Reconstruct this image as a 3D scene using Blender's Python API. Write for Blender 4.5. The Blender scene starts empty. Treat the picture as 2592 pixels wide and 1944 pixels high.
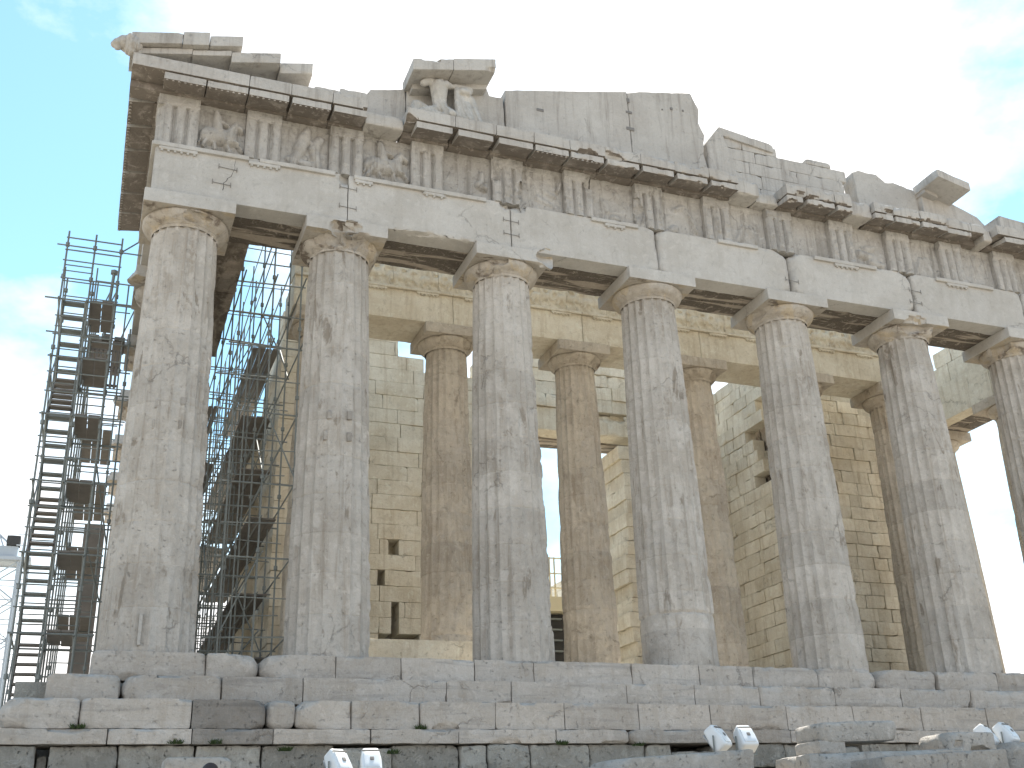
import bpy, math, random
import numpy as np
from mathutils import Vector, Matrix
C = bpy.context.scene
R = math.radians
# ---------------------------------------------------------------- camera
cd = bpy.data.cameras.new('camera'); cam = bpy.data.objects.new('camera', cd); C.collection.objects.link(cam)
_ya, _pi, _ro = 0.375571898, 0.404396761, -0.0384151527
_f = np.array([math.sin(_ya)*math.cos(_pi), math.cos(_ya)*math.cos(_pi), math.sin(_pi)])
_r = np.cross(_f, [0, 0, 1]); _r /= np.linalg.norm(_r); _u = np.cross(_r, _f)
_r2 = math.cos(_ro)*_r + math.sin(_ro)*_u; _u2 = -math.sin(_ro)*_r + math.cos(_ro)*_u
cam.matrix_world = Matrix([[_r2[i], _u2[i], -_f[i], (-1.13896, -23.67744, -3.85955)[i]] for i in range(3)] + [[0, 0, 0, 1]])
cd.sensor_width = 36; cd.lens = 2773.8247/2592*36; cd.clip_end = 6000; cd.clip_start = .1
C.camera = cam
# ---------------------------------------------------------------- sun and sky
SUN_EL, SUN_AZ = R(60), R(30)        # azimuth from +Y towards +X
sd = Vector((math.sin(SUN_AZ)*math.cos(SUN_EL), math.cos(SUN_AZ)*math.cos(SUN_EL), math.sin(SUN_EL)))
sl = bpy.data.lights.new('sun', 'SUN'); sl.energy = 5.0; sl.angle = R(.5); sl.color = (1, .94, .84)
so = bpy.data.objects.new('sun', sl); C.collection.objects.link(so); so.rotation_euler = sd.to_track_quat('Z', 'Y').to_euler()
C.view_settings.view_transform = 'Standard'; C.view_settings.look = 'None'; C.view_settings.gamma = 1
C.view_settings.exposure = 1.02
W = bpy.data.worlds.new('World'); C.world = W; W.use_nodes = True
nt = W.node_tree; nt.nodes.clear()
def nd(nt, t, **k):
    n = nt.nodes.new(t)
    for a, b in k.items():
        if a.startswith('i_'): n.inputs[a[2:].replace('_', ' ')].default_value = b
        else: setattr(n, a, b)
    return n
def lk(nt, a, b): nt.links.new(a, b)
sky = nd(nt, 'ShaderNodeTexSky', sky_type='NISHITA', sun_disc=False, sun_elevation=SUN_EL, sun_rotation=SUN_AZ, ozone_density=1.0, air_density=.9, dust_density=.15)
tint = nd(nt, 'ShaderNodeMix', data_type='RGBA', blend_type='MULTIPLY'); tint.inputs[0].default_value = 1; tint.inputs[7].default_value = (.96, 1.15, .97, 1); lk(nt, sky.outputs[0], tint.inputs[6])
bg = nd(nt, 'ShaderNodeBackground'); bg.inputs['Strength'].default_value = .15
out = nd(nt, 'ShaderNodeOutputWorld'); tc = nd(nt, 'ShaderNodeTexCoord')
mp = nd(nt, 'ShaderNodeMapping'); mp.inputs['Scale'].default_value = (1, 1, 1.8); mp.inputs['Location'].default_value = (-2.2, 5.3, 1.4)
n1 = nd(nt, 'ShaderNodeTexNoise', i_Scale=4.6, i_Detail=9, i_Roughness=.58)
def lobe(v, a, b, lo, hi):
    d = nd(nt, 'ShaderNodeVectorMath', operation='DOT_PRODUCT'); d.inputs[1].default_value = Vector(v).normalized(); lk(nt, tc.outputs['Generated'], d.inputs[0])
    m = nd(nt, 'ShaderNodeMapRange'); m.inputs[1].default_value = a; m.inputs[2].default_value = b; m.inputs[3].default_value = lo; m.inputs[4].default_value = hi; lk(nt, d.outputs['Value'], m.inputs[0]); return m.outputs[0]
def addm(a, b):
    n = nd(nt, 'ShaderNodeMath', operation='ADD'); lk(nt, a, n.inputs[0]); lk(nt, b, n.inputs[1]); return n.outputs[0]
cov = addm(addm(n1.outputs['Fac'], addm(lobe((.33, .69, .64), .92, .982, -.32, .22), lobe((.62, .55, .56), .94, .985, 0, .24))), addm(lobe((-.09, .905, .40), .986, .999, 0, .26), addm(lobe((0, 0, 1), .14, .46, .50, 0), lobe((-.3, -1, .45), -.2, .8, 0, .17))))
cr = nd(nt, 'ShaderNodeValToRGB'); cr.color_ramp.elements[0].position = .36; cr.color_ramp.elements[1].position = .70
mx = nd(nt, 'ShaderNodeMix', data_type='RGBA'); mx.inputs[7].default_value = (5.9, 5.75, 5.65, 1)
lk(nt, tc.outputs['Generated'], mp.inputs[0]); lk(nt, mp.outputs[0], n1.inputs['Vector']); lk(nt, cov, cr.inputs[0])
lk(nt, cr.outputs[0], mx.inputs[0]); lk(nt, tint.outputs[2], mx.inputs[6]); lk(nt, mx.outputs[2], bg.inputs['Color']); lk(nt, bg.outputs[0], out.inputs[0])
C.cycles.max_bounces = 6; C.cycles.diffuse_bounces = 4; C.cycles.use_denoising = True
# ---------------------------------------------------------------- noise and mesh helpers
_rng = np.random.RandomState(7)
GR = _rng.normal(size=(512, 3)); GR /= np.linalg.norm(GR, axis=1)[:, None]
def pn(P, seed=0):
    P = np.asarray(P, float); I = np.floor(P).astype(np.int64); F = P - I
    U = F*F*F*(F*(F*6-15)+10); o = np.zeros(len(P))
    for a in (0, 1):
        for b in (0, 1):
            for c in (0, 1):
                h = ((I[:, 0]+a)*73856093) ^ ((I[:, 1]+b)*19349663) ^ ((I[:, 2]+c)*83492791) ^ (seed*2654435)
                h = (h ^ (h >> 9)) & 511
                g = (GR[h]*(F-[a, b, c])).sum(1)
                o += g*(U[:, 0] if a else 1-U[:, 0])*(U[:, 1] if b else 1-U[:, 1])*(U[:, 2] if c else 1-U[:, 2])
    return o*1.5
def fbm(P, s=1., oc=3, seed=0):
    o = 0; a = 1.; t = 0
    P = np.asarray(P, float)
    for k in range(oc): o = o + a*pn(P*s*2**k, seed+k*17); t += a; a *= .5
    return o/t
def sstep(a, b, x): t = np.clip((x-a)/(b-a), 0, 1); return t*t*(3-2*t)
class G:
    """collects shapes; build() links them as one mesh object"""
    def __init__(s): s.V = []; s.F = []; s.t = []; s.n = 0
    def add(s, V, F, tone=.5):
        V = np.asarray(V, float).reshape(-1, 3); s.V.append(V); s.F += [np.asarray(f)+s.n for f in F] if isinstance(F, list) else [np.asarray(F)+s.n]
        s.t.append(np.full(len(V), tone) if np.isscalar(tone) else np.asarray(tone)); s.n += len(V); return s
    def tf(s, fn): s.V = [fn(v) for v in s.V]; return s
    def build(s, name, mat, parent=None, sharp=40, flip=False, mat2=None, smooth=True):
        V = np.concatenate(s.V); lv = []; tot = []
        for f in s.F:
            f = np.atleast_2d(f)
            if flip: f = f[:, ::-1]
            lv.append(f.ravel()); tot.append(np.full(len(f), f.shape[1]))
        lv = np.concatenate(lv); tot = np.concatenate(tot)
        me = bpy.data.meshes.new(name); me.vertices.add(len(V)); me.vertices.foreach_set('co', V.ravel())
        me.loops.add(len(lv)); me.loops.foreach_set('vertex_index', lv.astype(np.int32))
        me.polygons.add(len(tot)); me.polygons.foreach_set('loop_start', np.concatenate([[0], np.cumsum(tot)[:-1]]).astype(np.int32))
        me.polygons.foreach_set('loop_total', tot.astype(np.int32))
        me.polygons.foreach_set('use_smooth', np.full(len(tot), smooth))
        a = me.attributes.new('tone', 'FLOAT', 'POINT'); a.data.foreach_set('value', np.concatenate(s.t).astype(np.float32))
        me.update(calc_edges=True); me.validate()
        if smooth: me.set_sharp_from_angle(angle=R(sharp))
        me.materials.append(mat)
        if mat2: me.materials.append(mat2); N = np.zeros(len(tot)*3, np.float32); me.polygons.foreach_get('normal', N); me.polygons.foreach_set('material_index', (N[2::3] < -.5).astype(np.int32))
        o = bpy.data.objects.new(name, me); C.collection.objects.link(o)
        if parent is not None: o.parent = parent
        return o
_bc = {}
def lattice(nx, ny, nz):
    k = (nx, ny, nz)
    if k in _bc: return _bc[k]
    P = []; Q = []; n = 0
    def side(ax, v, fl):
        nonlocal n
        b, c = [i for i in range(3) if i != ax]; N = k
        I, J = np.meshgrid(np.arange(N[b]+1), np.arange(N[c]+1), indexing='ij')
        p = np.zeros((I.size, 3), int); p[:, ax] = v; p[:, b] = I.ravel(); p[:, c] = J.ravel()
        id = np.arange(I.size).reshape(I.shape)+n
        q = np.stack([id[:-1, :-1], id[1:, :-1], id[1:, 1:], id[:-1, 1:]], -1).reshape(-1, 4)
        if fl: q = q[:, ::-1]
        P.append(p); Q.append(q); n += I.size
    for ax in range(3):
        side(ax, 0, ax != 1); side(ax, k[ax], ax == 1)
    P = np.concatenate(P); Q = np.concatenate(Q)
    key = (P[:, 0]*10000+P[:, 1])*10000+P[:, 2]
    _, idx, inv = np.unique(key, return_index=True, return_inverse=True)
    _bc[k] = (P[idx]/np.array(k), inv.reshape(-1)[Q]); return _bc[k]
def rbox(x0, x1, y0, y1, z0, z1, res=.07, r=.012, chip=.07, cs=2.2, sn=.006, seed=0, rl=0, rr=0, thr=.12, bites=(), ns=1.6):
    """weathered block: rounded box whose edge radius varies with noise (chips), with optional rounder left/right ends and bites"""
    x0, x1 = sorted((x0, x1)); y0, y1 = sorted((y0, y1)); z0, z1 = sorted((z0, z1))
    lo = np.array([x0, y0, z0]); hi = np.array([x1, y1, z1]); n = np.clip(np.ceil((hi-lo)/res).astype(int), 1, 260)
    T, Q = lattice(*n); P = lo+T*(hi-lo)
    off = np.array([seed*3.17, seed*1.31, seed*.77])
    m = fbm(P+off, cs, 3, seed)
    rad = r+chip*np.clip((m-thr)*2.2, 0, 1)
    if rl: rad = np.maximum(rad, rl*.72*(1+.9*fbm(P+off, 2.2, 3, seed+5))*sstep(x0+rl*1.6, x0+rl*.3, P[:, 0]))
    if rr: rad = np.maximum(rad, rr*.72*(1+.9*fbm(P+off, 2.2, 3, seed+6))*sstep(x1-rr*1.6, x1-rr*.3, P[:, 0]))
    rad = np.minimum(rad, .49*(hi-lo).min())[:, None]
    q = np.clip(P, lo+rad, hi-rad); d = P-q; L = np.linalg.norm(d, axis=1)[:, None]; nn = d/np.maximum(L, 1e-9)
    V = q+nn*rad
    if sn: V = V+nn*(sn*fbm(V+off, ns, 3, seed+3))[:, None]
    for b in bites: V = carve(V, *b)
    return V, Q
def carve(V, c, rad, seed=1, am=.75):
    """push what lies inside a lumpy ellipsoid out to its surface (a broken-off bite)"""
    c = np.array(c, float); rad = np.array(rad, float)*np.ones(3)
    d = (V-c)/rad; L = np.linalg.norm(d, axis=1)
    near = L < 1.6
    if not near.any(): return V
    w = 1+am*fbm(V[near], 4.5, 4, seed); Ln = L[near]; f = np.where(Ln < w, w/np.maximum(Ln, .05), 1.)
    V = V.copy(); V[near] = c+(V[near]-c)*f[:, None]; return V
def tube(p0, p1, r, n=6):
    p0 = np.array(p0, float); p1 = np.array(p1, float); d = p1-p0; d /= np.linalg.norm(d)
    a = np.cross(d, [0, 0, 1] if abs(d[2]) < .9 else [1, 0, 0]); a /= np.linalg.norm(a); b = np.cross(d, a)
    t = np.arange(n)/n*2*math.pi; ring = r*(np.cos(t)[:, None]*a+np.sin(t)[:, None]*b)
    V = np.concatenate([p0+ring, p1+ring]); i = np.arange(n); j = (i+1) % n
    return V, [np.stack([i, j, j+n, i+n], -1), np.arange(n)[None, ::-1], (np.arange(n)+n)[None]]
def prism(pts, y0, y1, seed=0, jit=.015, res=.09, keep=()):
    """an outline (x,z), its edges roughened, as a slab from y0 (front) to y1"""
    P = np.array(pts, float); o = []
    for i in range(len(P)):
        a, b = P[i], P[(i+1) % len(P)]; n = max(1, int(np.linalg.norm(b-a)/res))
        for k in range(n): o.append(a+(b-a)*k/n)
    o = np.array(o); q = np.stack([o[:, 0], o[:, 0]*0+seed, o[:, 1]], 1)
    o = o+jit*np.stack([fbm(q, 3, 3, seed), fbm(q, 3, 3, seed+9)], 1)
    if ((np.roll(o, -1, 0)-o)[:, 0]*(np.roll(o, -1, 0)+o)[:, 1]).sum() > 0: o = o[::-1]    # counter-clockwise seen from the front
    n = len(o); c = o.mean(0); i = np.arange(n); j = (i+1) % n
    f = np.stack([o[:, 0], np.full(n, y0), o[:, 1]], 1); ins = .018
    d = o-c; d /= np.linalg.norm(d, axis=1)[:, None]
    f2 = np.stack([o[:, 0]-d[:, 0]*ins, np.full(n, y0), o[:, 1]-d[:, 1]*ins], 1); f[:, 1] += ins
    b = np.stack([o[:, 0], np.full(n, y1), o[:, 1]], 1)
    V = np.concatenate([f2, f, b])
    return V, [i[None], np.stack([i+n, j+n, j, i], -1), np.stack([i+2*n, j+2*n, j+n, i+n], -1), (i+2*n)[None, ::-1]]
def field(x0, x1, z0, z1, fn, back, res=.04):
    """height field facing -y: y = fn(X,Z), with a skirt to y=back"""
    nx = max(2, int((x1-x0)/res)); nz = max(2, int((z1-z0)/res))
    X, Z = np.meshgrid(np.linspace(x0, x1, nx+1), np.linspace(z0, z1, nz+1), indexing='ij')
    Y = fn(X, Z); V = np.stack([X, Y, Z], -1).reshape(-1, 3); id = np.arange(len(V)).reshape(X.shape)
    Q = np.stack([id[:-1, :-1], id[1:, :-1], id[1:, 1:], id[:-1, 1:]], -1).reshape(-1, 4)
    rim = np.concatenate([id[:, 0], id[-1, 1:], id[-2::-1, -1], id[0, -2:0:-1]]); B = V[rim].copy(); B[:, 1] = back
    n = len(V); m = len(rim); i = np.arange(m); j = (i+1) % m
    S = np.stack([n+i, n+j, rim[j], rim[i]], -1)
    return np.concatenate([V, B]), [Q, S]
def caps_h(X, Z, caps):
    H = np.zeros_like(X)
    for (x0, z0, x1, z1, r0, r1, h) in caps:
        dx, dz = x1-x0, z1-z0; t = np.clip(((X-x0)*dx+(Z-z0)*dz)/max(dx*dx+dz*dz, 1e-9), 0, 1)
        d = np.hypot(X-x0-t*dx, Z-z0-t*dz)/(r0+(r1-r0)*t); H = np.maximum(H, h*np.sqrt(np.clip(1-d*d, 0, 1)))
    return H
def blob(name, caps, voxel, mat, parent=None, smooth=3, fn=None, tone=.5):
    """capsules (p0, p1, r0, r1) grown together into one continuous skin"""
    g = G()
    for p0, p1, r0, r1 in caps:
        p0 = np.array(p0, float); p1 = np.array(p1, float); d = p1-p0; L = np.linalg.norm(d)
        d = d/L if L > 1e-6 else np.array([0, 0, 1.]); a = np.cross(d, [0, 1, 0] if abs(d[1]) < .9 else [1, 0, 0]); a /= np.linalg.norm(a); b = np.cross(d, a)
        n = 14; rows = []
        for k in range(1, 7): th = -math.pi/2+k*math.pi/12; rows.append((p0+d*r0*math.sin(th), r0*math.cos(th)))
        for k in range(0, 6): th = k*math.pi/12; rows.append((p1+d*r1*math.sin(th), r1*math.cos(th)))
        t = np.arange(n)/n*2*math.pi
        V = np.concatenate([c+q*(np.cos(t)[:, None]*a+np.sin(t)[:, None]*b) for c, q in rows]+[[p0-d*r0], [p1+d*r1]])
        m = len(rows); i = np.arange(n); j = (i+1) % n; F = [np.stack([k*n+i, k*n+j, k*n+n+j, k*n+n+i], -1) for k in range(m-1)]
        F += [np.stack([i*0+m*n, j, i], -1), np.stack([i*0+m*n+1, (m-1)*n+i, (m-1)*n+j], -1)]
        g.add(V, F)
    o = g.build(name, mat); md = o.modifiers.new('r', 'REMESH'); md.mode = 'VOXEL'; md.voxel_size = voxel
    sm = o.modifiers.new('s', 'SMOOTH'); sm.iterations = smooth; sm.factor = .5
    dg = bpy.context.evaluated_depsgraph_get(); dg.update(); me = bpy.data.meshes.new_from_object(o.evaluated_get(dg))
    V = np.zeros(len(me.vertices)*3); me.vertices.foreach_get('co', V); V = V.reshape(-1, 3)
    if fn is not None: V = fn(V); me.vertices.foreach_set('co', V.ravel())
    me.polygons.foreach_set('use_smooth', np.full(len(me.polygons), True))
    a = me.attributes.get('tone') or me.attributes.new('tone', 'FLOAT', 'POINT')
    if len(a.data) == len(V): a.data.foreach_set('value', np.full(len(V), tone, np.float32))
    me.name = name; nm = o.name; bpy.data.objects.remove(o); me.materials.clear(); me.materials.append(mat)
    o = bpy.data.objects.new(name, me); C.collection.objects.link(o)
    if parent is not None: o.parent = parent
    return o
def empty(name, loc=(0, 0, 0)):
    o = bpy.data.objects.new(name, None); C.collection.objects.link(o); o.location = loc; return o
def tag(o, label=None, cat=None, group=None, kind=None):
    for k, v in (('label', label), ('category', cat), ('group', group), ('kind', kind)):
        if v: o[k] = v
    return o
# ---------------------------------------------------------------- materials
def stone(name, c1, c2, streak=(.3, .27, .23), st=.35, vein=(.38, .38, .38), vn=.25, pit=.3, bump=.35, lo=.78, hi=1.18, vs=(.35, .35, 2.6), patch=None, pm=.5, pthr=(.52, .6), crust=None, ct=(.45, .6), cscale=(.5, 1.2, 1.2), rough=.85, crk=.75, mt=.5, cdet=7):
    m = bpy.data.materials.new(name); m.use_nodes = True; t = m.node_tree; b = t.nodes['Principled BSDF']
    b.inputs['Roughness'].default_value = rough; b.inputs['Specular IOR Level'].default_value = .25
    co = nd(t, 'ShaderNodeTexCoord').outputs['Object']
    def noise(scale, det=6, rg=.6, sc=None, dist=0):
        n = nd(t, 'ShaderNodeTexNoise', i_Scale=scale, i_Detail=det, i_Roughness=rg, i_Distortion=dist)
        if sc: mpn = nd(t, 'ShaderNodeMapping'); mpn.inputs['Scale'].default_value = sc; lk(t, co, mpn.inputs[0]); lk(t, mpn.outputs[0], n.inputs['Vector'])
        else: lk(t, co, n.inputs['Vector'])
        return n.outputs['Fac']
    def ramp(f, a, c):
        n = nd(t, 'ShaderNodeMapRange'); n.interpolation_type = 'SMOOTHSTEP'; n.inputs[1].default_value = a; n.inputs[2].default_value = c; lk(t, f, n.inputs[0]); return n.outputs[0]
    def mul(f, k):
        n = nd(t, 'ShaderNodeMath', operation='MULTIPLY'); lk(t, f, n.inputs[0])
        if isinstance(k, float): n.inputs[1].default_value = k
        else: lk(t, k, n.inputs[1])
        return n.outputs[0]
    crk_ = crk
    def mix(f, a, c, mode='MIX'):
        n = nd(t, 'ShaderNodeMix', data_type='RGBA', blend_type=mode)
        for s, v in ((0, f), (6, a), (7, c)):
            if isinstance(v, (tuple, float, int)): n.inputs[s].default_value = (*v, 1) if isinstance(v, tuple) else v
            else: lk(t, v, n.inputs[s])
        return n.outputs[2]
    base = mix(ramp(noise(.9, 9, .62), .34, .66), c1, c2)
    base = mix(mul(ramp(noise(2.2, 7, .6, vs, .6), .5, .72), vn), base, vein)
    base = mix(mul(ramp(noise(1.7, 8, .65, (3, 3, .22), .3), .48, .7), st), base, streak)
    if patch: base = mix(mul(ramp(noise(1.15, 8, .6, (1.3, 1.3, .7), .4), *pthr), pm), base, patch)
    if crust: base = mix(ramp(noise(1.6, cdet, .6, cscale, .4), *ct), base, crust)
    pits = ramp(noise(11, 6, .68), .60, .70)
    base = mix(mul(pits, pit), base, tuple(v*.42 for v in c1))
    base = mix(mul(ramp(noise(38, 3, .6), .35, .7), .22), base, tuple(v*.72 for v in c1))
    dn = nd(t, 'ShaderNodeTexNoise', i_Scale=2.3, i_Detail=5, i_Roughness=.65); lk(t, co, dn.inputs['Vector'])
    vm = nd(t, 'ShaderNodeVectorMath', operation='MULTIPLY_ADD'); vm.inputs[1].default_value = (.55, .55, .55); lk(t, dn.outputs['Color'], vm.inputs[0]); lk(t, co, vm.inputs[2])
    vo = nd(t, 'ShaderNodeTexVoronoi', feature='DISTANCE_TO_EDGE', i_Scale=crk); lk(t, vm.outputs[0], vo.inputs['Vector'])
    crack = mul(ramp(vo.outputs['Distance'], .016, .004), ramp(noise(.8, 3), .56, .66))
    base = mix(mul(crack, .42), base, tuple(v*.35 for v in c1))
    mot = noise(4.6, 8, .7, None, .8)
    base = mix(mul(ramp(mot, .54, .66), mt), base, tuple(v*.66 for v in c1)); base = mix(mul(ramp(mot, .46, .36), mt), base, tuple(min(.75, v*1.16) for v in c2))
    at = nd(t, 'ShaderNodeAttribute', attribute_name='tone'); mr = nd(t, 'ShaderNodeMapRange'); mr.inputs[3].default_value = lo; mr.inputs[4].default_value = hi; mr.clamp = False
    lk(t, at.outputs['Fac'], mr.inputs[0]); cb = nd(t, 'ShaderNodeCombineColor')
    for i in range(3): lk(t, mr.outputs[0], cb.inputs[i])
    base = mix(1., base, cb.outputs[0], 'MULTIPLY'); lk(t, base, b.inputs['Base Color'])
    h = nd(t, 'ShaderNodeMath', operation='ADD'); lk(t, mul(noise(7, 8, .62), 1.), h.inputs[0]); lk(t, mul(pits, -.45), h.inputs[1]); h2 = nd(t, 'ShaderNodeMath', operation='ADD'); lk(t, h.outputs[0], h2.inputs[0]); lk(t, mul(crack, -.5), h2.inputs[1]); h3 = nd(t, 'ShaderNodeMath', operation='ADD'); lk(t, h2.outputs[0], h3.inputs[0]); lk(t, mul(noise(24, 6, .7), .45), h3.inputs[1]); h = h3
    bp = nd(t, 'ShaderNodeBump'); bp.inputs['Strength'].default_value = min(1, bump*1.9); bp.inputs['Distance'].default_value = .06; lk(t, h.outputs[0], bp.inputs['Height']); lk(t, bp.outputs[0], b.inputs['Normal'])
    return m
def plain(name, col, rough=.6, metal=0., var=.25, scale=6, bump=0.):
    m = bpy.data.materials.new(name); m.use_nodes = True; t = m.node_tree; b = t.nodes['Principled BSDF']
    b.inputs['Roughness'].default_value = rough; b.inputs['Metallic'].default_value = metal
    co = nd(t, 'ShaderNodeTexCoord'); n = nd(t, 'ShaderNodeTexNoise', i_Scale=scale, i_Detail=6, i_Roughness=.65); lk(t, co.outputs['Object'], n.inputs['Vector'])
    mxx = nd(t, 'ShaderNodeMix', data_type='RGBA'); mxx.inputs[6].default_value = (*[c*(1-var) for c in col], 1); mxx.inputs[7].default_value = (*[min(1, c*(1+var)) for c in col], 1)
    lk(t, n.outputs['Fac'], mxx.inputs[0]); lk(t, mxx.outputs[2], b.inputs['Base Color'])
    if bump: bp = nd(t, 'ShaderNodeBump'); bp.inputs['Strength'].default_value = bump; lk(t, n.outputs['Fac'], bp.inputs['Height']); lk(t, bp.outputs[0], b.inputs['Normal'])
    return m
M = dict(
 arch=stone('architrave_marble', (.46, .44, .41), (.53, .515, .49), st=.16, vn=.18, pit=.25, bump=.22, mt=.3),
 ped=stone('pediment_marble', (.44, .415, .385), (.51, .49, .46), streak=(.29, .265, .24), st=.75, vn=.08, pit=.3, bump=.28, mt=.18),
 col=stone('column_marble', (.43, .395, .352), (.53, .498, .458), streak=(.27, .225, .175), st=.6, vn=.2, pit=.5, bump=.36, patch=(.59, .56, .52), pm=.5, mt=.4, crust=(.275, .24, .20), ct=(.605, .68), cscale=(1.5, 1.5, .55)),
 frieze=stone('frieze_marble', (.39, .37, .345), (.475, .458, .435), streak=(.18, .165, .145), st=.65, vn=.1, pit=.45, bump=.4, mt=.5),
 step=stone('step_marble', (.475, .43, .38), (.555, .515, .47), streak=(.34, .28, .21), st=.3, vein=(.31, .295, .28), vn=.6, pit=.4, bump=.36, lo=.62, hi=1.22, vs=(.3, .3, 3.2), mt=.45),
 soffit=stone('crusted_marble', (.38, .33, .275), (.44, .39, .33), st=.2, vn=.15, pit=.3, bump=.35, crust=(.11, .095, .08), ct=(.44, .50), cscale=(.22, 2.2, 1.0), cdet=3),
 cap=stone('capital_marble', (.42, .38, .33), (.51, .475, .43), streak=(.27, .22, .175), st=.3, vn=.15, pit=.4, bump=.36, patch=(.50, .41, .28), pm=.6, crust=(.17, .14, .115), ct=(.56, .66), cscale=(1, 1, 1.6), mt=.4),
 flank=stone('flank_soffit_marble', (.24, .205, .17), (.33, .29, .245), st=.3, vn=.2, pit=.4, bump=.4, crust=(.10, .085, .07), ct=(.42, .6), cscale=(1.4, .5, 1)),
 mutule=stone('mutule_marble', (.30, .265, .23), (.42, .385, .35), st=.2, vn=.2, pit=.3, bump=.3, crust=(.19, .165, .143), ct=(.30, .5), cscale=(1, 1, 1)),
 warm=stone('ochre_marble', (.60, .535, .42), (.72, .67, .56), streak=(.36, .27, .17), st=.4, vn=.15, vein=(.46, .38, .28), pit=.35, bump=.33, mt=.4),
 floor=stone('floor_marble', (.58, .53, .44), (.68, .63, .55), st=.1, vn=.2, pit=.3, bump=.3, mt=.3),
 warmcol=stone('brown_marble', (.44, .385, .315), (.54, .485, .41), streak=(.28, .22, .16), st=.5, vn=.1, pit=.5, bump=.42, patch=(.57, .51, .42), pm=.75, mt=.5),
 lime=stone('foundation_limestone', (.31, .30, .27), (.42, .41, .375), streak=(.22, .205, .175), st=.3, vn=.15, pit=.9, bump=.7, lo=.6, hi=1.2, mt=.7),
 rock=stone('rubble_stone', (.42, .39, .35), (.52, .49, .45), st=.25, vn=.2, pit=.5, bump=.7, lo=.75),
 ground=stone('dry_earth', (.34, .29, .22), (.45, .40, .32), st=.1, vn=.1, pit=.5, bump=.8),
 white=stone('statue_marble', (.43, .41, .38), (.53, .51, .475), st=.15, vn=.05, pit=.2, bump=.25),
 steel=plain('galvanised_tube', (.19, .21, .205), .6, .1, .35),
 rust=plain('coupler_iron', (.07, .07, .07), .6, .3),
 wood=plain('weathered_plank', (.19, .175, .16), .85, 0, .35, 3, .2),
 iron=plain('iron_clamp', (.22, .205, .19), .7, .4),
 lampwhite=plain('white_enamel', (.74, .76, .77), .4, 0, .06, 3),
 glass=plain('lamp_glass', (.30, .33, .36), .12, 0, .15, 3),
 cream=plain('cream_paint', (.60, .54, .38), .6, 0, .08, 1.5),
 dark=plain('dark_opening', (.05, .05, .05), .8, 0, .3, 2),
 orange=plain('orange_board', (.50, .25, .09), .7, 0, .15, 2),
 crane=plain('crane_paint', (.42, .47, .52), .5, 0, .06, 1),
 weed=plain('weed_green', (.06, .10, .035), .8, 0, .4, 9),
 skin=plain('skin', (.36, .20, .13), .6, 0, .08, 9), hair=plain('dark_hair', (.035, .02, .015), .6, 0, .3, 40), shirt=plain('shirt_cloth', (.16, .17, .22), .9, 0, .15, 20), jeans=plain('trouser_cloth', (.08, .09, .13), .9, 0, .15, 20),
)
rnd = random.Random(3)
# ---------------------------------------------------------------- setting
def terrain():
    n = 90; u = np.linspace(-1, 1, n*2+1); s = np.sign(u)*(np.abs(u)**3*2500+np.abs(u)*26)
    X, Y = np.meshgrid(s+4, s-6, indexing='ij'); P = np.stack([X.ravel(), Y.ravel(), X.ravel()*0], 1)
    h = -4.3+1.45*sstep(1.9, 3.2, P[:, 0])*sstep(-11, -7.5, P[:, 1])
    h = h+2.35*sstep(-1.2, 1.5, P[:, 1])*sstep(3, -1, P[:, 0]); h = h-1.15*sstep(-8, -21, P[:, 1]); h = h-2*sstep(-8, -20, P[:, 0])+fbm(P, .35, 3, 4)*.10
    D = np.hypot(P[:, 0]-10, P[:, 1]-20); h = h-30*sstep(90, 400, D)
    P[:, 2] = h; id = np.arange(len(P)).reshape(X.shape)
    Q = np.stack([id[:-1, :-1], id[1:, :-1], id[1:, 1:], id[:-1, 1:]], -1).reshape(-1, 4)
    tag(G().add(P, Q).build('ground', M['ground'], sharp=80), kind='structure')
terrain()
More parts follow.
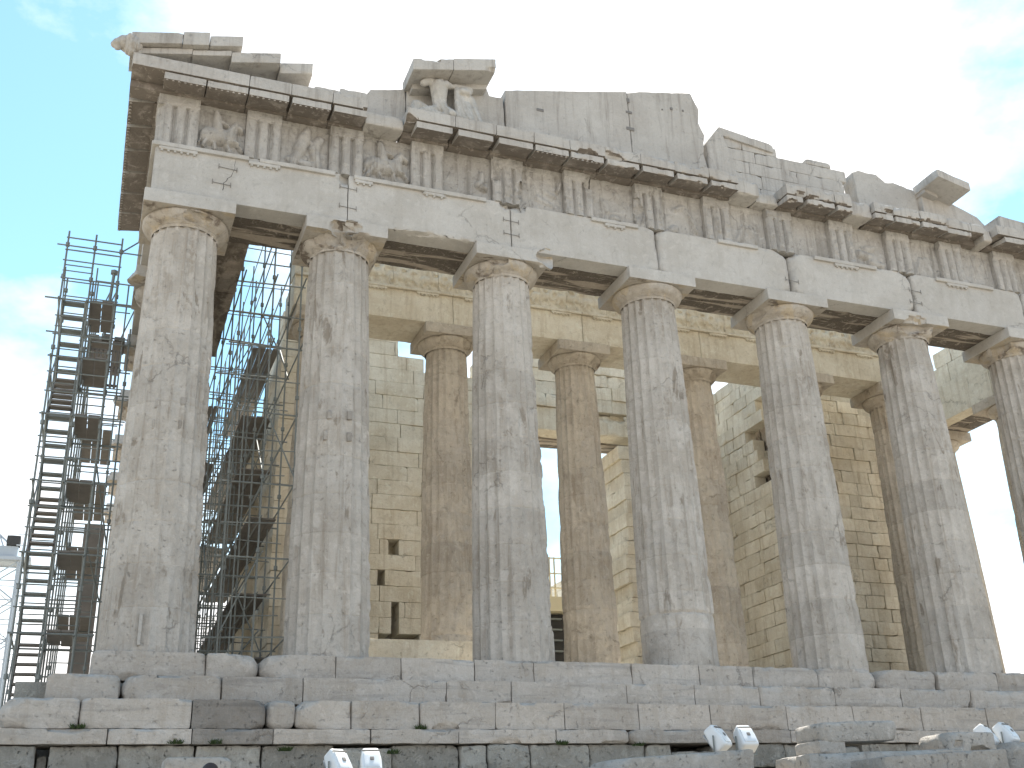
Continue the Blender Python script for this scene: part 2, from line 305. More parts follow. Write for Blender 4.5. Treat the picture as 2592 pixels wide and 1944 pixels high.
# ---------------------------------------------------------------- the temple
T = tag(empty('ancient_temple', (14.4, 0, -1.9)), 'ruined marble temple front with fluted columns above broad steps, broken pediment on top', 'temple')
def part(g, name, mat, parent=T, **k):
    o = g.build(name, M[mat], parent, **k)
    if parent is T: o.matrix_parent_inverse = Matrix.Translation((-14.4, 0, 1.9))
    return o
CX = [0, 3.69, 7.986, 12.282, 16.578, 20.874, 25.17, 28.86]
swapN = lambda V: V[:, [1, 0, 2]]
swapS = lambda V: np.stack([28.86-V[:, 1], V[:, 0], V[:, 2]], 1)
TOPZ = 10.43
def shaft(R0, R1, H, z0, cx, cy, seed, na=8, dz=.06, nd_=11, wear=.3, gouge=(), dep=.074, rag=(), plain_to=0):
    nf = 20; A = nf*na; ph = np.arange(A)/A*2*math.pi
    zs = list(np.arange(0, H+.001, H/round(H/dz))); js = [H*k/nd_ for k in range(1, nd_)]
    zs = np.array(sorted(zs+[j+e for j in js for e in (-.018, 0, .018)]))
    PH, Z = np.meshgrid(ph, zs); t = Z/H; Rr = R0+(R1-R0)*t+.018*np.sin(math.pi*t)
    u = ((PH/(2*math.pi)*nf) % 1)*2-1
    X = np.cos(PH); Y = np.sin(PH); P = np.stack([X*Rr+cx, Y*Rr+cy, Z+z0], -1).reshape(-1, 3)
    n1 = fbm(P, .9, 4, seed).reshape(Z.shape); n2 = fbm(P, 3.2, 4, seed+3).reshape(Z.shape); n3 = fbm(P*[1, 1, .6], 1.7, 4, seed+7).reshape(Z.shape)
    w = .006+.05*sstep(.18-.2*wear, .75-.2*wear, n1*.5+.5*n3+.35*wear)+.012*np.clip(n2, 0, 1)
    jd = np.min(np.abs(Z[..., None]-np.array(js)), -1)
    w = w+sstep(.10, .0, jd)*.05*np.clip(n3+.05, 0, 1)
    d = dep*(1-u*u)*(.75+.25*Rr/R0); d = d*(1-.5*sstep(.25, .8, n3+.25*wear))
    d = np.logaddexp(d*60, w*60)/60-.006
    d += sstep(.012, 0, jd)*.009
    d += .05*np.clip(n2*n3*3-.35, 0, .6)*2
    for (a, ez, wa, wz, am) in gouge:                                # (angle, height, angular width, height extent, depth)
        da = np.angle(np.exp(1j*(PH-R(a))))/R(wa); dzv = (Z-ez)/wz; m = np.clip(1-da*da-dzv*dzv+.5*n2, 0, 1); d = np.maximum(d, am*sstep(0, .5, m)+.02*n2*m)
    for (a, wa, am) in rag:                                          # ragged edge along one side
        da = np.abs(np.angle(np.exp(1j*(PH-R(a)))))/R(wa); d = d+1.5*am*np.clip(n2*1.1+n3*.8+.2, 0, 1)*sstep(1, .3, da)*sstep(.95, .6, t)
    if plain_to: e = plain_to+.10*n3+.04*n2; k = sstep(e+.02, e-.02, Z); d = d*(1-k)+(.045+.03*n2+.02*n3)*k+.05*np.exp(-((Z-e-.02)/.025)**2)
    Rf = Rr-d; V = np.stack([X*Rf+cx, Y*Rf+cy, Z+z0], -1).reshape(-1, 3); nz = len(zs)
    id = np.arange(nz*A).reshape(nz, A); idn = np.roll(id, -1, 1)
    Q = np.stack([id[:-1], idn[:-1], idn[1:], id[1:]], -1).reshape(-1, 4)
    rs = np.random.RandomState(seed); dt_ = rs.uniform(.3, .7, nd_); tone = dt_[np.clip((Z/H*nd_).astype(int), 0, nd_-1)].ravel()
    return G().add(V, [Q, id[-1][None], id[0][None, ::-1]], tone)
def echinus(r0, r1, z0, z1, cx, cy, seed, bites=(), dam=.02):
    pr = [(r0*.985, z0-.03), (r0, z0), (r0+.012, z0+.02), (r0+.005, z0+.035), (r0+.03, z0+.05), (r0+.022, z0+.065), (r0+.05, z0+.085)]
    for k in range(9): s = k/8; pr.append((r0+.055+(r1-r0-.06)*math.sin(s*math.pi/2)**.85 if s else r0+.055, z0+.09+(z1-z0-.12)*(s**1.25)))
    pr += [(r1-.02, z1-.01), (r1-.1, z1), (.3, z1)]
    n = 96; ph = np.arange(n)/n*2*math.pi; V = np.array([[cx+r*math.cos(a), cy+r*math.sin(a), z] for r, z in pr for a in ph]); m = len(pr)
    dirs = np.tile(np.stack([np.cos(ph), np.sin(ph), ph*0], 1), (m, 1)); nn = fbm(V, 2.5, 4, seed)
    V = V-dirs*(np.clip(nn-.1, 0, 1)*dam*4+.006*fbm(V, 9, 2, seed))[:, None]
    for b in bites: V = carve(V, *b)
    i = np.arange(n); j = (i+1) % n
    return G().add(V, [np.stack([k*n+i, k*n+j, k*n+n+j, k*n+n+i], -1) for k in range(m-1)], .5)
def column(cx, cy, seed, mat='col', R0=.953, R1=.745, z0=0, top=TOPZ, aw=1.0, na=8, dz=.06, name='fluted_column', ab=(), eb=(), dam=.02, abchip=.05, **k):
    s = (top-z0)/10.43; ah = .345*s; eh = .345*s
    c = part(shaft(R0, R1, top-z0-ah-eh, z0, cx, cy, seed, na=na, dz=dz, **k), name, mat, sharp=28)
    e = part(echinus(R1+.005, aw-.03, top-ah-eh, top-ah, cx, cy, seed+1, eb, dam), 'echinus', 'cap' if mat == 'col' else mat, c)
    a = part(G().add(*rbox(cx-aw, cx+aw, cy-aw, cy+aw, top-ah, top, .06, .012, abchip, seed=seed+2, bites=ab)), 'abacus', 'arch' if mat == 'col' else mat, c, mat2=M['cap'] if mat == 'col' else None)
    return c
F_ = -90  # the angle that faces the viewer
c1 = column(0, 0, 11, R0=.974, R1=.76, aw=1.03, wear=.35, gouge=[(-60, 2.0, 30, .9, .05), (-75, 3.2, 22, .5, .045)], rag=[(-20, 40, .06)], eb=[((.25, -1.05, 9.85), (.55, .35, .2), 3)], dam=.03)
c2 = column(CX[1], 0, 23, wear=.5, gouge=[(-70, 7.2, 30, 1.2, .04)], rag=[(-15, 35, .035)], ab=[((CX[1]-.18, -1.08, 10.10), (.28, .45, .30), 5), ((CX[1]+.08, -1.1, 10.2), (.25, .4, .22), 15), ((CX[1]+.35, -1.1, 10.02), (.3, .4, .14), 6)], eb=[((CX[1]-.25, -1.0, 10.0), (.3, .4, .3), 5), ((CX[1]+.15, -1.0, 9.95), (.35, .4, .26), 25), ((CX[1]+.6, -.9, 9.9), (.25, .35, .22), 7), ((CX[1]-.62, -.85, 9.95), (.2, .3, .2), 8)], dam=.05)
c3 = column(CX[2], 0, 35, wear=.35, gouge=[(-55, 2.2, 26, 1.6, .07), (-50, 4.2, 20, .8, .06)], rag=[(-10, 40, .085)], ab=[((CX[2]+.95, -1.05, 10.3), (.4, .4, .3), 9)], eb=[((CX[2]-.4, -1.0, 10.0), (.35, .25, .14), 4)], dam=.03)
c4 = column(CX[3], 0, 47, wear=.3, plain_to=1.25, gouge=[(-60, 4.4, 25, .6, .05), (-50, 2.4, 20, .5, .05)], rag=[(-10, 35, .05)], dam=.006, abchip=.03)
c5 = column(CX[4], 0, 59, wear=.42, gouge=[(-80, 3.0, 20, .4, .05)], rag=[(-10, 40, .05)], eb=[((CX[4]-.95, -.3, 9.95), (.3, .5, .2), 4)], dam=.01)
c6 = column(CX[5], 0, 61, wear=.45, rag=[(-10, 45, .12)], ab=[((CX[5]-.25, -1.2, 10.1), (.55, .4, .2), 4)], eb=[((CX[5]-.2, -1.05, 9.98), (.8, .42, .3), 6), ((CX[5]+.75, -.7, 9.95), (.3, .4, .25), 7)], dam=.06)
c7 = column(CX[6], 0, 73, wear=.35, eb=[((CX[6]-.9, -.5, 9.95), (.3, .5, .25), 4)], dam=.015)
c8 = column(CX[7], 0, 85, R0=.974, R1=.76, aw=1.03, na=4, dz=.2)
for k in range(6): column(0, 3.68+4.29*k, 100+k*7, na=4, dz=.16 if k > 1 else .1, dam=.04, ab=[((-.9, 3.0+4.29*k, 10.1), (.3, .3, .2), k+2)])
for k in range(4): column(28.86, 3.68+4.29*k, 160+k*7, na=4, dz=.16, dam=.03, mat='warmcol')
# architrave: three beams deep over each bay
ends = [(-.9, CX[1], 0, .03), (CX[1], CX[2], .02, .06), (CX[2], CX[3], .06, .22), (CX[3], CX[4], .24, .40), (CX[4], CX[5], .28, .34), (CX[5], CX[6], .16, .20), (CX[6], 29.76, .1, 0)]
arch = []
for i, (a, b, rl, rr) in enumerate(ends):
    bt = []
    if i == 0: bt = [((CX[1]-.05, -1.05, 11.72), (.22, .3, .33), 4)]
    if i == 1: bt = [((5.6, -.95, 10.38), (.9, .22, .13), 5), ((6.7, -.95, 10.38), (.5, .2, .09), 6), ((8.0, -1.0, 11.8), (.35, .3, .22), 3)]
    if i == 2: bt = [((8.05, -1.0, 11.8), (.4, .3, .25), 7)]
    if i == 4: bt = [((19.5, -.95, 11.9), (.5, .3, .2), 3)]
    o = part(G().add(*rbox(a+.008, b-.008, -.9, -.32, TOPZ+.003, 11.78, .06, .01, .045, seed=200+i, rl=rl, rr=rr, sn=.008, bites=bt), .5+.1*rnd.uniform(-1, 1)), 'architrave_block', 'arch'); arch.append(o)
    for y0, y1 in ((-.31, .28), (.29, .9)):
        part(G().add(*rbox(a+.01, b-.01, y0, y1, TOPZ+.003+(y0 > 0)*.004, 11.78, .1, .012, .09, seed=220+i+(y0 > 0)*9, thr=.0)), 'backing_beam', 'soffit')
def bar(x0, x1, y0, y1, z0, z1, seed, **k): return rbox(x0, x1, y0, y1, z0, z1, .04, .008, k.pop('chip', .05), cs=4, seed=seed, **k)
def taenia(i, lst):
    for j, (a, b) in enumerate(lst): part(G().add(*bar(a, b, -.975, -.88, 11.67, 11.782, 300+i*9+j)), 'taenia', 'arch', arch[i])
taenia(0, [(-.95, 1.25), (1.5, 3.35)]); taenia(1, [(3.82, 7.3)]); taenia(2, [(10.3, 11.7)]); taenia(3, [(14.2, 15.5)]); taenia(4, [(17.4, 19.6)]); taenia(5, [(21.8, 24.0)])
def regula(i, x0, x1, n=6, chip=.03):
    g = G().add(*bar(x0, x1, -.965, -.88, 11.585, 11.668, 340+i, chip=chip))
    for k in range(n):
        x = x0+(k+.5)*(x1-x0)/n; g.add(*tube((x, -.93, 11.595), (x, -.93, 11.54), .032, 7))
    part(g, 'regula', 'arch', arch[i])
regula(0, -.82, .06); regula(0, 1.25, 2.0, 5); regula(1, 3.85, 4.3, 3); regula(1, 5.6, 6.2, 3, .12); regula(2, 10.7, 11.3, 3, .12); regula(4, 18.1, 18.95, 5, .08); regula(5, 22.2, 23.0, 5, .08)
def clamp(i, x, z, w=.42):
    g = G().add(*tube((x-w/2, -.915, z), (x+w/2, -.92, z-.03), .0075, 5))
    for s in (-1, 1): g.add(*tube((x+s*w/2, -.915, z-.07-.015*s), (x+s*w/2, -.915, z+.07-.015*s), .0075, 5))
    part(g, 'crack_clamp', 'iron', arch[i])
for i, x, z in ((0, .78, 11.38), (0, .66, 10.93), (1, CX[1], 11.40), (1, CX[1], 10.85), (2, CX[2], 11.25), (2, CX[2], 10.85), (4, CX[4]-.05, 10.85), (5, CX[5]+.05, 11.2), (5, CX[5], 10.8)): clamp(i, x, z)
def crack(i, pts, w=.03):
    g = G()
    for (x0, z0), (x1, z1) in zip(pts[:-1], pts[1:]): g.add(*tube((x0, -.895, z0), (x1, -.895, z1), w*.5, 5))
    part(g, 'crack_line', 'dark', arch[i])
crack(0, [(.95, 11.68), (.93, 11.5), (.945, 11.42), (.90, 11.28), (.87, 11.17), (.79, 11.1), (.77, 11.02), (.70, 10.95), (.72, 10.86), (.70, 10.75)], .018)
# frieze
TC = [-.40, 1.56, 3.62, 5.73, 7.95, 10.0, 12.13, 14.3, 16.38, 18.55, 20.63, 22.63, 24.75, 26.9, 29.26]
FZ0, FZ1 = 11.784, 13.13
def tri_fn(cx, seed, wear, fr=-.945):
    def f(X, Z):
        u = (X-cx)/.4225; d = np.zeros_like(X)
        for gx in (-.345, .345):
            d = np.maximum(d, np.clip(.165-np.abs(u-gx), 0, 1)*.72*(Z < 12.86))
        d = np.maximum(d, np.clip(np.abs(u)-.86, 0, 1)*.5*(Z < 12.86))
        P = np.stack([X.ravel(), X.ravel()*0+seed, Z.ravel()], 1); n = fbm(P, 2.3, 4, seed).reshape(X.shape); n2 = fbm(P, 6, 3, seed+2).reshape(X.shape)
        d = np.maximum(d, wear*.25*np.clip(n+.12, 0, 1))+wear*.02*n2+(Z > 12.93)*(-.02)
        return fr+d
    return f
def rel_fn(caps, cx, w, seed, rough=.02, y0=-.74, am=1.):
    def f(X, Z):
        P = np.stack([X.ravel(), X.ravel()*0+seed, Z.ravel()], 1); n = fbm(P, 3, 4, seed).reshape(X.shape); n1 = fbm(P, 9, 3, seed+4).reshape(X.shape)
        h = caps_h((X-cx)/w+.03*n+.015*n1, (Z-FZ0)/(FZ1-FZ0)+.03*n, caps) if caps else 0
        return y0-h*am-rough*np.clip(n, -.6, 1)-.006*n1-(Z > 13.0)*.04
    return f
rider = [(-.28, .38, .18, .40, .15, .13, .15), (.15, .42, .30, .66, .10, .07, .14), (.30, .66, .42, .58, .06, .04, .12), (-.26, .36, -.38, .14, .06, .035, .12), (-.38, .14, -.30, .05, .03, .025, .09), (-.18, .32, -.12, .1, .05, .03, .1), (.18, .34, .36, .28, .05, .03, .12), (.36, .28, .45, .14, .03, .025, .1), (.12, .3, .2, .08, .045, .03, .09), (-.36, .44, -.46, .2, .04, .02, .07), (-.06, .46, -.12, .74, .09, .085, .16), (-.12, .78, -.14, .84, .06, .06, .16), (-.1, .7, .12, .62, .04, .03, .13), (-.04, .5, .10, .26, .055, .035, .17)]
lean = [(-.22, .1, -.1, .45, .06, .08, .09), (-.1, .45, .0, .72, .09, .09, .12), (.03, .8, .04, .84, .06, .06, .12), (.0, .7, .25, .5, .04, .03, .08), (.3, .1, .2, .5, .05, .07, .08), (.2, .5, .3, .7, .08, .07, .10), (-.3, .2, .3, .12, .05, .05, .05)]
lump1 = [(.28, .34, .30, .62, .085, .05, .16), (.26, .36, .34, .3, .10, .08, .16)]
lump2 = [(.38, .55, .44, .72, .05, .035, .12), (-.1, .3, .2, .2, .08, .05, .05), (.05, .5, .3, .4, .07, .04, .05)]
lump3 = [(-.3, .1, -.1, .5, .08, .06, .06), (.1, .5, .2, .2, .09, .08, .05)]
rub = [(-.3, .35, .1, .28, .1, .12, .12), (.0, .2, .3, .12, .12, .1, .13), (-.1, .5, .15, .55, .09, .07, .08)]
wears = [.06, .18, .15, .2, .55, .4, .6, .45, .3, .55, .25, .3, .3, .3, .2]
for i, cx in enumerate(TC):
    x0, x1 = (cx-.4225, cx+.4225)
    if i == 0: x0 = -.945+.01
    V, F = field(x0, x1, FZ0, FZ1, tri_fn(cx, 400+i, wears[i]), -.55, .022 if i < 10 else .045)
    for b in {4: [((8.35, -1.0, 12.1), (.14, .2, .5), 3), ((7.55, -1.0, 12.7), (.2, .2, .35), 4)], 5: [((10.45, -1.0, 12.9), (.3, .25, .3), 4)], 6: [((11.75, -1.05, 12.2), (.25, .3, .5), 5)]}.get(i, []): V = carve(V, *b)
    part(G().add(V, F, .35+.3*rnd.random()), 'triglyph', 'frieze', sharp=30)
fatr = lambda L, k: [(a, b, c, d, r*k, q*k, h*1.25) for a, b, c, d, r, q, h in L]
mets = [(fatr(rider, 1.25), .03, 1.1), (fatr(lean, 1.5), .06, 1.), (fatr(rider, 1.3), .06, 1.), (lump1, .025, 1.), (lump2, .06, 1.), ([(.1, .72, .2, .55, .07, .05, .09), (.0, .15, .1, .12, .09, .08, .1), (-.2, .5, -.1, .3, .09, .07, .05)], .06, 1.), ([(-.15, .62, .05, .72, .05, .06, .09), (.05, .72, .2, .5, .06, .05, .09), (.2, .5, .33, .15, .05, .04, .09), (-.22, .1, -.2, .14, .11, .1, .13)], .05, 1.), (lump3, .03, 1.), (None, .035, 1.), (rub, .05, 1.), (lump3, .04, 1.), (lean, .05, .5), (lump2, .04, .7), (None, .02, 1.)]
for i, (cp, rg, am) in enumerate(mets):
    x0 = TC[i]+.4225+.006; x1 = TC[i+1]-.4225-.006; f = rel_fn(cp, (x0+x1)/2, x1-x0, 430+i, rg, am=am)
    V, F = field(x0, x1, FZ0, FZ1, f, -.4, .028 if i < 5 else .045)
    part(G().add(V, F, .35+.3*rnd.random()), 'metope', 'frieze', sharp=50)
part(G().add(*rbox(-.5, 29.3, -.38, .85, FZ0, 13.12, .5, .02, .1)), 'frieze_backing', 'warm')
# cornice
def geison(x0, x1, seed, proj=1., bites=(), chip=.06, zt=13.655, tf=None, mut=True, thr=.12, tone=.5, res=.06):
    yf = -.95-.67*proj
    g = G().add(*rbox(x0+.004, x1-.004, yf, -.55, 13.322, zt, res, .012, chip, seed=seed, bites=bites, thr=thr), tone)
    if tf: g.tf(tf)
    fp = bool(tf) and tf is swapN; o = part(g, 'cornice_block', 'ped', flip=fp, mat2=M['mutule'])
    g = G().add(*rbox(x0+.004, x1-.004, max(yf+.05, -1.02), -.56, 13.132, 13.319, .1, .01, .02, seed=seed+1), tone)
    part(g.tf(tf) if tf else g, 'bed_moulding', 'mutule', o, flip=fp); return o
def mutule(o, x0, x1, seed, proj=1., gut=True, bites=(), tf=None, chip=.05):
    yf = -.95-.655*proj; V, Q = rbox(x0, x1, yf, -.985, 13.19, 13.292, .045, .008, chip, seed=seed, bites=bites)
    sh = lambda P: np.stack([P[:, 0], P[:, 1], P[:, 2]+(P[:, 1]+.985)*.145*np.clip((13.28-P[:, 2])/.09, 0, 1)], 1)
    g = G().add(sh(V), Q, .5)
    if gut:
        for a in range(7):
            x = x0+(a+.5)*(x1-x0)/7; y = yf+.05; z = 13.19+(y+.985)*.145; g.add(*tube((x, y, z+.01), (x, y, z-.028), .03, 6))
    if tf: g.tf(tf)
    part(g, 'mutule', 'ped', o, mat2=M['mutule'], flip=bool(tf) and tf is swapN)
segs = [(-1.62, 1.07, 1, 0), (1.07, 2.08, 1, 0), (2.08, 3.1, 1, 0), (3.1, 3.98, 1, 0), (5.0, 6.28, 1, 0), (6.28, 7.4, 1, 0), (7.4, 8.46, 1, 0), (8.46, 9.49, 1, 0), (9.49, 10.53, 1, .1), (10.53, 11.6, 1, .12), (11.6, 12.67, 1, .14), (12.67, 13.76, .95, .14), (13.76, 14.7, .95, .12), (16.3, 17.0, .95, .12), (17.0, 18.0, .95, .12), (18.0, 18.6, .9, .14), (19.4, 20.1, .9, .14), (20.1, 21.1, .9, .14), (21.1, 22.1, .92, .12), (22.1, 23.1, .8, .14), (23.1, 23.6, .8, .14), (24.0, 25.25, 1, .05), (25.25, 26.35, 1, .05), (26.35, 28, 1, .05), (28, 30.4, 1, .03)]
geo = []
for i, (a, b, pj, ex) in enumerate(segs):
    bt = []
    if i == 3: bt = [((4.05, -1.7, 13.2), (.25, .35, .2), 3)]
    if i == 4: bt = [((5.0, -1.65, 13.3), (.28, .3, .2), 4)]
    if ex: bt = [((rnd.uniform(a, b), -1.72, rnd.choice((13.2, 13.3, 13.72))), (rnd.uniform(.2, .5), .28, rnd.uniform(.12, .22)), 3+i)]
    geo.append((geison(a, b, 500+i*3, pj, bt, .05+ex*.8, thr=.12-ex*.8, tone=.4+.2*rnd.random()), a, b, pj, ex))
for (a, b, y, z0, z1, s) in ((3.98, 5.0, -1.32, 13.135, 13.5, 7), (14.7, 15.5, -1.42, 13.135, 13.6, 8), (15.5, 16.3, -1.15, 13.135, 13.5, 18), (18.6, 19.4, -1.42, 13.135, 13.64, 9), (23.6, 24.0, -1.4, 13.135, 13.6, 12)):
    part(G().add(*rbox(a+.01, b-.01, y, -.55, z0, z1, .05, .03, .14, seed=540+s, thr=-.04, rl=.05, rr=.08), .6), 'cornice_stump', 'ped')
mc = sorted(TC+[(a+b)/2 for a, b in zip(TC[:-1], TC[1:])])
for i, x in enumerate(mc):
    for o, a, b, pj, ex in geo:
        if a <= x+.001 and x <= b:
            x0 = max(x-.475, a+.012); x1 = min(x+.475, b-.012)
            if x1-x0 > .35: mutule(o, x0, x1, 600+i, pj*.98, gut=i < 4 or i in (9, 10), chip=.04+ex, bites=[((x+rnd.uniform(-.3, .3), -1.62, 13.08), (rnd.uniform(.2, .45), .3, .13), i)] if ex else ())
            break
# raking cornice stacked on the near corner
SL = math.tan(R(13.5))
def slope(V, x0, s=SL): V = V.copy(); V[:, 2] += (V[:, 0]-x0)*s; return V
def slab(x0, x1, y0, y1, z0, z1, seed, name, s=SL, bites=(), tone=.5, chip=.06, mat='ped', **k):
    V, Q = rbox(x0, x1, y0, y1, 0, z1-z0, .06, .012, chip, seed=seed, bites=(), **k); V = slope(V, x0, s); V[:, 2] += z0
    for b in bites: V = carve(V, *b)
    return part(G().add(V, Q, tone), name, mat)
slab(-1.6, -.30, -1.56, -.5, 13.665, 13.83, 701, 'raking_cornice', chip=.04)
slab(-.30, .60, -1.56, -.5, 13.665+1.3*SL-.03, 14.1, 702, 'raking_cornice', chip=.04)
slab(.61, 1.78, -1.56, -.5, 13.97, 14.27, 703, 'raking_cornice', chip=.05, tone=.55)
slab(1.79, 2.62, -1.35, -.45, 14.10, 14.42, 704, 'raking_cornice', chip=.08, tone=.6)
V, F = prism([(-.35, 13.66), (2.7, 13.66), (2.7, 14.28), (1.7, 14.06), (.6, 13.92), (-.35, 13.72)], -.75, -.2, 5); part(G().add(V, F), 'tympanum_block', 'ped')
slab(-1.70, -.56, -1.70, -.6, 13.84, 14.16, 705, 'gutter_block', chip=.03, bites=[((-.8, -1.75, 14.52), (.5, .3, .13), 3)])
slab(-.55, .06, -1.70, -.6, 14.09, 14.47, 706, 'gutter_block', chip=.04)
slab(.07, .84, -1.66, -.6, 14.25, 14.55, 707, 'gutter_block', chip=.05, tone=.6)
for j, (x0, x1, zz) in enumerate(((2.65, 3.3, 13.82), (3.3, 3.98, 13.95))): part(G().add(*rbox(x0, x1, -1.5+.05*j, -.8, 13.657, zz, .06, .02, .1, seed=720+j)), 'pediment_fragment', 'ped')
# lion-head spout at the corner
blob('lion_head', [((-1.74, -1.5, 13.93), (-1.66, -1.5, 13.93), .225, .25), ((-1.86, -1.52, 13.92), (-1.98, -1.54, 13.86), .19, .13), ((-2.0, -1.54, 13.83), (-2.05, -1.55, 13.81), .105, .09), ((-1.96, -1.55, 13.73), (-1.99, -1.55, 13.72), .06, .055), ((-1.66, -1.55, 13.86), (-1.70, -1.55, 13.72), .2, .13), ((-1.72, -1.70, 14.02), (-1.72, -1.66, 13.8), .075, .06)], .02, M['ped'], T, 2,
     fn=lambda V: V+(.02*fbm(V, 9, 3, 5)+.014*np.sin(V[:, 0]*75)*(V[:, 0] > -1.84))[:, None]*np.array([.4, 1, 1])).matrix_parent_inverse = Matrix.Translation((-14.4, 0, 1.9))
# tympanum
def tym(pts, y0, y1, seed, tone=.5, jit=.03): part(G().add(*prism(pts, y0, y1, seed, jit), tone), 'tympanum_block', 'ped')
tym([(3.9, 13.6), (3.93, 14.2), (4.07, 14.36), (4.25, 14.70), (5.19, 14.93), (5.22, 13.6)], -.70, -.2, 11, .45)
tym([(5.235, 13.6), (5.22, 15.02), (7.5, 15.55), (7.58, 15.3), (7.98, 15.32), (8.02, 13.6)], -.70, -.2, 12, .5)
tym([(8.04, 13.6), (8.04, 15.58), (8.4, 15.68), (11.86, 16.46), (11.86, 13.6)], -.72, -.15, 13, .55, .018)
tym([(11.88, 13.6), (11.88, 16.44), (12.3, 16.58), (14.03, 16.95), (14.26, 16.4), (14.2, 15.9), (14.34, 15.5), (14.25, 14.8), (14.4, 13.6)], -.71, -.15, 14, .45, .03)
tym([(14.4, 13.6), (14.37, 15.21), (14.75, 15.74), (14.98, 15.75), (15.2, 14.9), (15.5, 13.6)], -.70, -.12, 15, .5, .03)
def cut(x0, x1, z0, z1, holes):
    iv = [(x0, x1)]
    for hx0, hx1, hz0, hz1 in holes:
        if min(z1, hz1)-max(z0, hz0) < .3*(z1-z0): continue
        iv = [q for a, b in iv for q in ((a, min(b, hx0)), (max(a, hx1), b)) if q[1]-q[0] > .06]
    return iv
def ashlar(name, mat, courses, y0, y1, z0, hs, seed, bl=(.6, 1.1), skip=lambda x0, x1, z0, z1: False, res=.09, r=.012, chip=.06, jit=.012, tf=None, flip=False, parent=None, tone=(.3, .7), gap=.006, holes=()):
    g = G(); z = z0; rs = random.Random(seed); k = 0
    for (xa, xb), h in zip(courses, hs):
        x = xa; first = True
        while x < xb-.02:
            w = rs.uniform(*bl)*(rs.uniform(.4, .9) if first else 1); first = False
            x1 = xb if x+w > xb-.3 else x+w
            if not skip(x, x1, z, z+h):
                d = rs.uniform(-jit, jit); tn = rs.uniform(*tone)
                for p, q in cut(x, x1, z, z+h, holes): g.add(*rbox(p+gap, q-gap, y0+d, y1, z+gap*.7, z+h-gap*.3, res, r, chip, seed=seed+k, sn=.01), tn)
            x = x1; k += 1
        z += h
    if tf: g.tf(tf)
    return part(g, name, mat, parent or T, flip=flip)
ashlar('tympanum_backing', 'ped', [(15.0, 19.45), (15.05, 19.5), (15.0, 19.3), (15.0, 19.45)], -.55, .2, 13.58, [.50, .46, .42, .40], 31, (.7, 1.7), res=.06, chip=.12, tone=(.42, .58), gap=.004)
ashlar('tympanum_backing', 'ped', [(15.0, 16.95)], -.56, .2, 15.37, [.30], 33, (.8, 1.2), res=.06, chip=.1, tone=(.42, .58), gap=.004)
slab(14.95, 16.85, -.62, .2, 15.72, 16.0, 771, 'tympanum_block', s=-.14, chip=.08, rr=.12); part(G().add(*rbox(18.0, 18.95, -.55, .2, 15.37, 15.56, .06, .03, .1, seed=772, rl=.1, rr=.1)), 'tympanum_block', 'ped')
tym([(19.72, 13.6), (19.68, 15.35), (19.9, 15.45), (20.59, 15.45), (20.9, 15.2), (21.2, 15.28), (22.0, 15.12), (22.1, 13.6)], -.62, -.1, 17, .48, .05)
tym([(22.15, 13.6), (22.15, 15.0), (23.2, 14.9), (24.3, 14.51), (24.55, 14.25), (24.6, 13.6)], -.72, -.1, 18, .6, .03)
tym([(24.7, 13.66), (24.7, 14.35), (26.2, 14.25), (30, 13.7), (30, 13.66)], -1.2, -.1, 19, .5, .03)
# leaning slabs still in place over the tympanum
slab(5.15, 6.25, -1.62, -.55, 14.87, 15.22, 731, 'raking_cornice', chip=.05, bites=[((5.5, -1.65, 15.37), (.4, .3, .1), 4)])
slab(6.26, 7.45, -1.62, -.55, 15.13, 15.51, 732, 'raking_cornice', chip=.06, tone=.55, bites=[((7.5, -1.7, 15.4), (.35, .2, .12), 6)])
slab(5.3, 7.4, -1.0, -.6, 14.75, 14.92, 733, 'cornice_moulding', chip=.02)
slab(22.05, 23.25, -1.66, -.5, 15.02, 15.30, 735, 'raking_cornice', s=-SL, chip=.06, tone=.65)
slab(22.1, 22.6, -.95, -.5, 14.9, 15.05, 736, 'raking_cornice', s=-SL, chip=.06)
# sculpture in the pediment (a thing resting on the cornice)
st = tag(empty('pediment_sculpture', (6.4, -1.15, 13.66)), 'headless kneeling man and draped woman carved in marble under the overhanging slab', 'sculpture')
def fold(V): return V+np.array([1, .6, 0])*(.012*np.sin(V[:, 0]*60+V[:, 2]*14+3*fbm(V, 3, 2, 4))*(V[:, 2] < 14.45))[:, None]+(.008*fbm(V, 8, 3, 6))[:, None]
zz = 13.73
fat = lambda L: [(a, b, r*1.02, q*1.02) for a, b, r, q in L]
fig1 = blob('male_figure', fat([((6.02, -1.15, zz+.40), (6.0, -1.15, zz+.62), .21, .18), ((6.0, -1.15, zz+.62), (5.98, -1.18, zz+1.06), .18, .24), ((5.72, -1.18, zz+1.20), (6.26, -1.15, zz+1.22), .115, .105), ((5.68, -1.18, zz+1.22), (5.55, -1.22, zz+1.10), .11, .10), ((6.02, -1.15, zz+1.3), (6.03, -1.16, zz+1.38), .09, .085),
     ((5.95, -1.15, zz+.34), (5.52, -1.30, zz+.12), .17, .12), ((5.52, -1.30, zz+.12), (6.1, -1.32, zz+.10), .11, .08), ((6.08, -1.2, zz+.36), (6.25, -1.4, zz+.14), .16, .12), ((6.25, -1.4, zz+.14), (6.1, -1.1, zz+.08), .1, .09), ((5.86, -1.0, zz+.34), (5.42, -.98, zz+.52), .13, .15), ((5.42, -.98, zz+.52), (5.36, -1.0, zz+.14), .14, .16), ((5.4, -1.0, zz+.1), (6.2, -1.0, zz+.08), .1, .1), ((5.93, -1.31, zz+1.12), (5.95, -1.31, zz+1.1), .11, .11), ((6.13, -1.31, zz+1.12), (6.12, -1.31, zz+1.1), .11, .11)]), .022, M['white'], st, 2, fold)
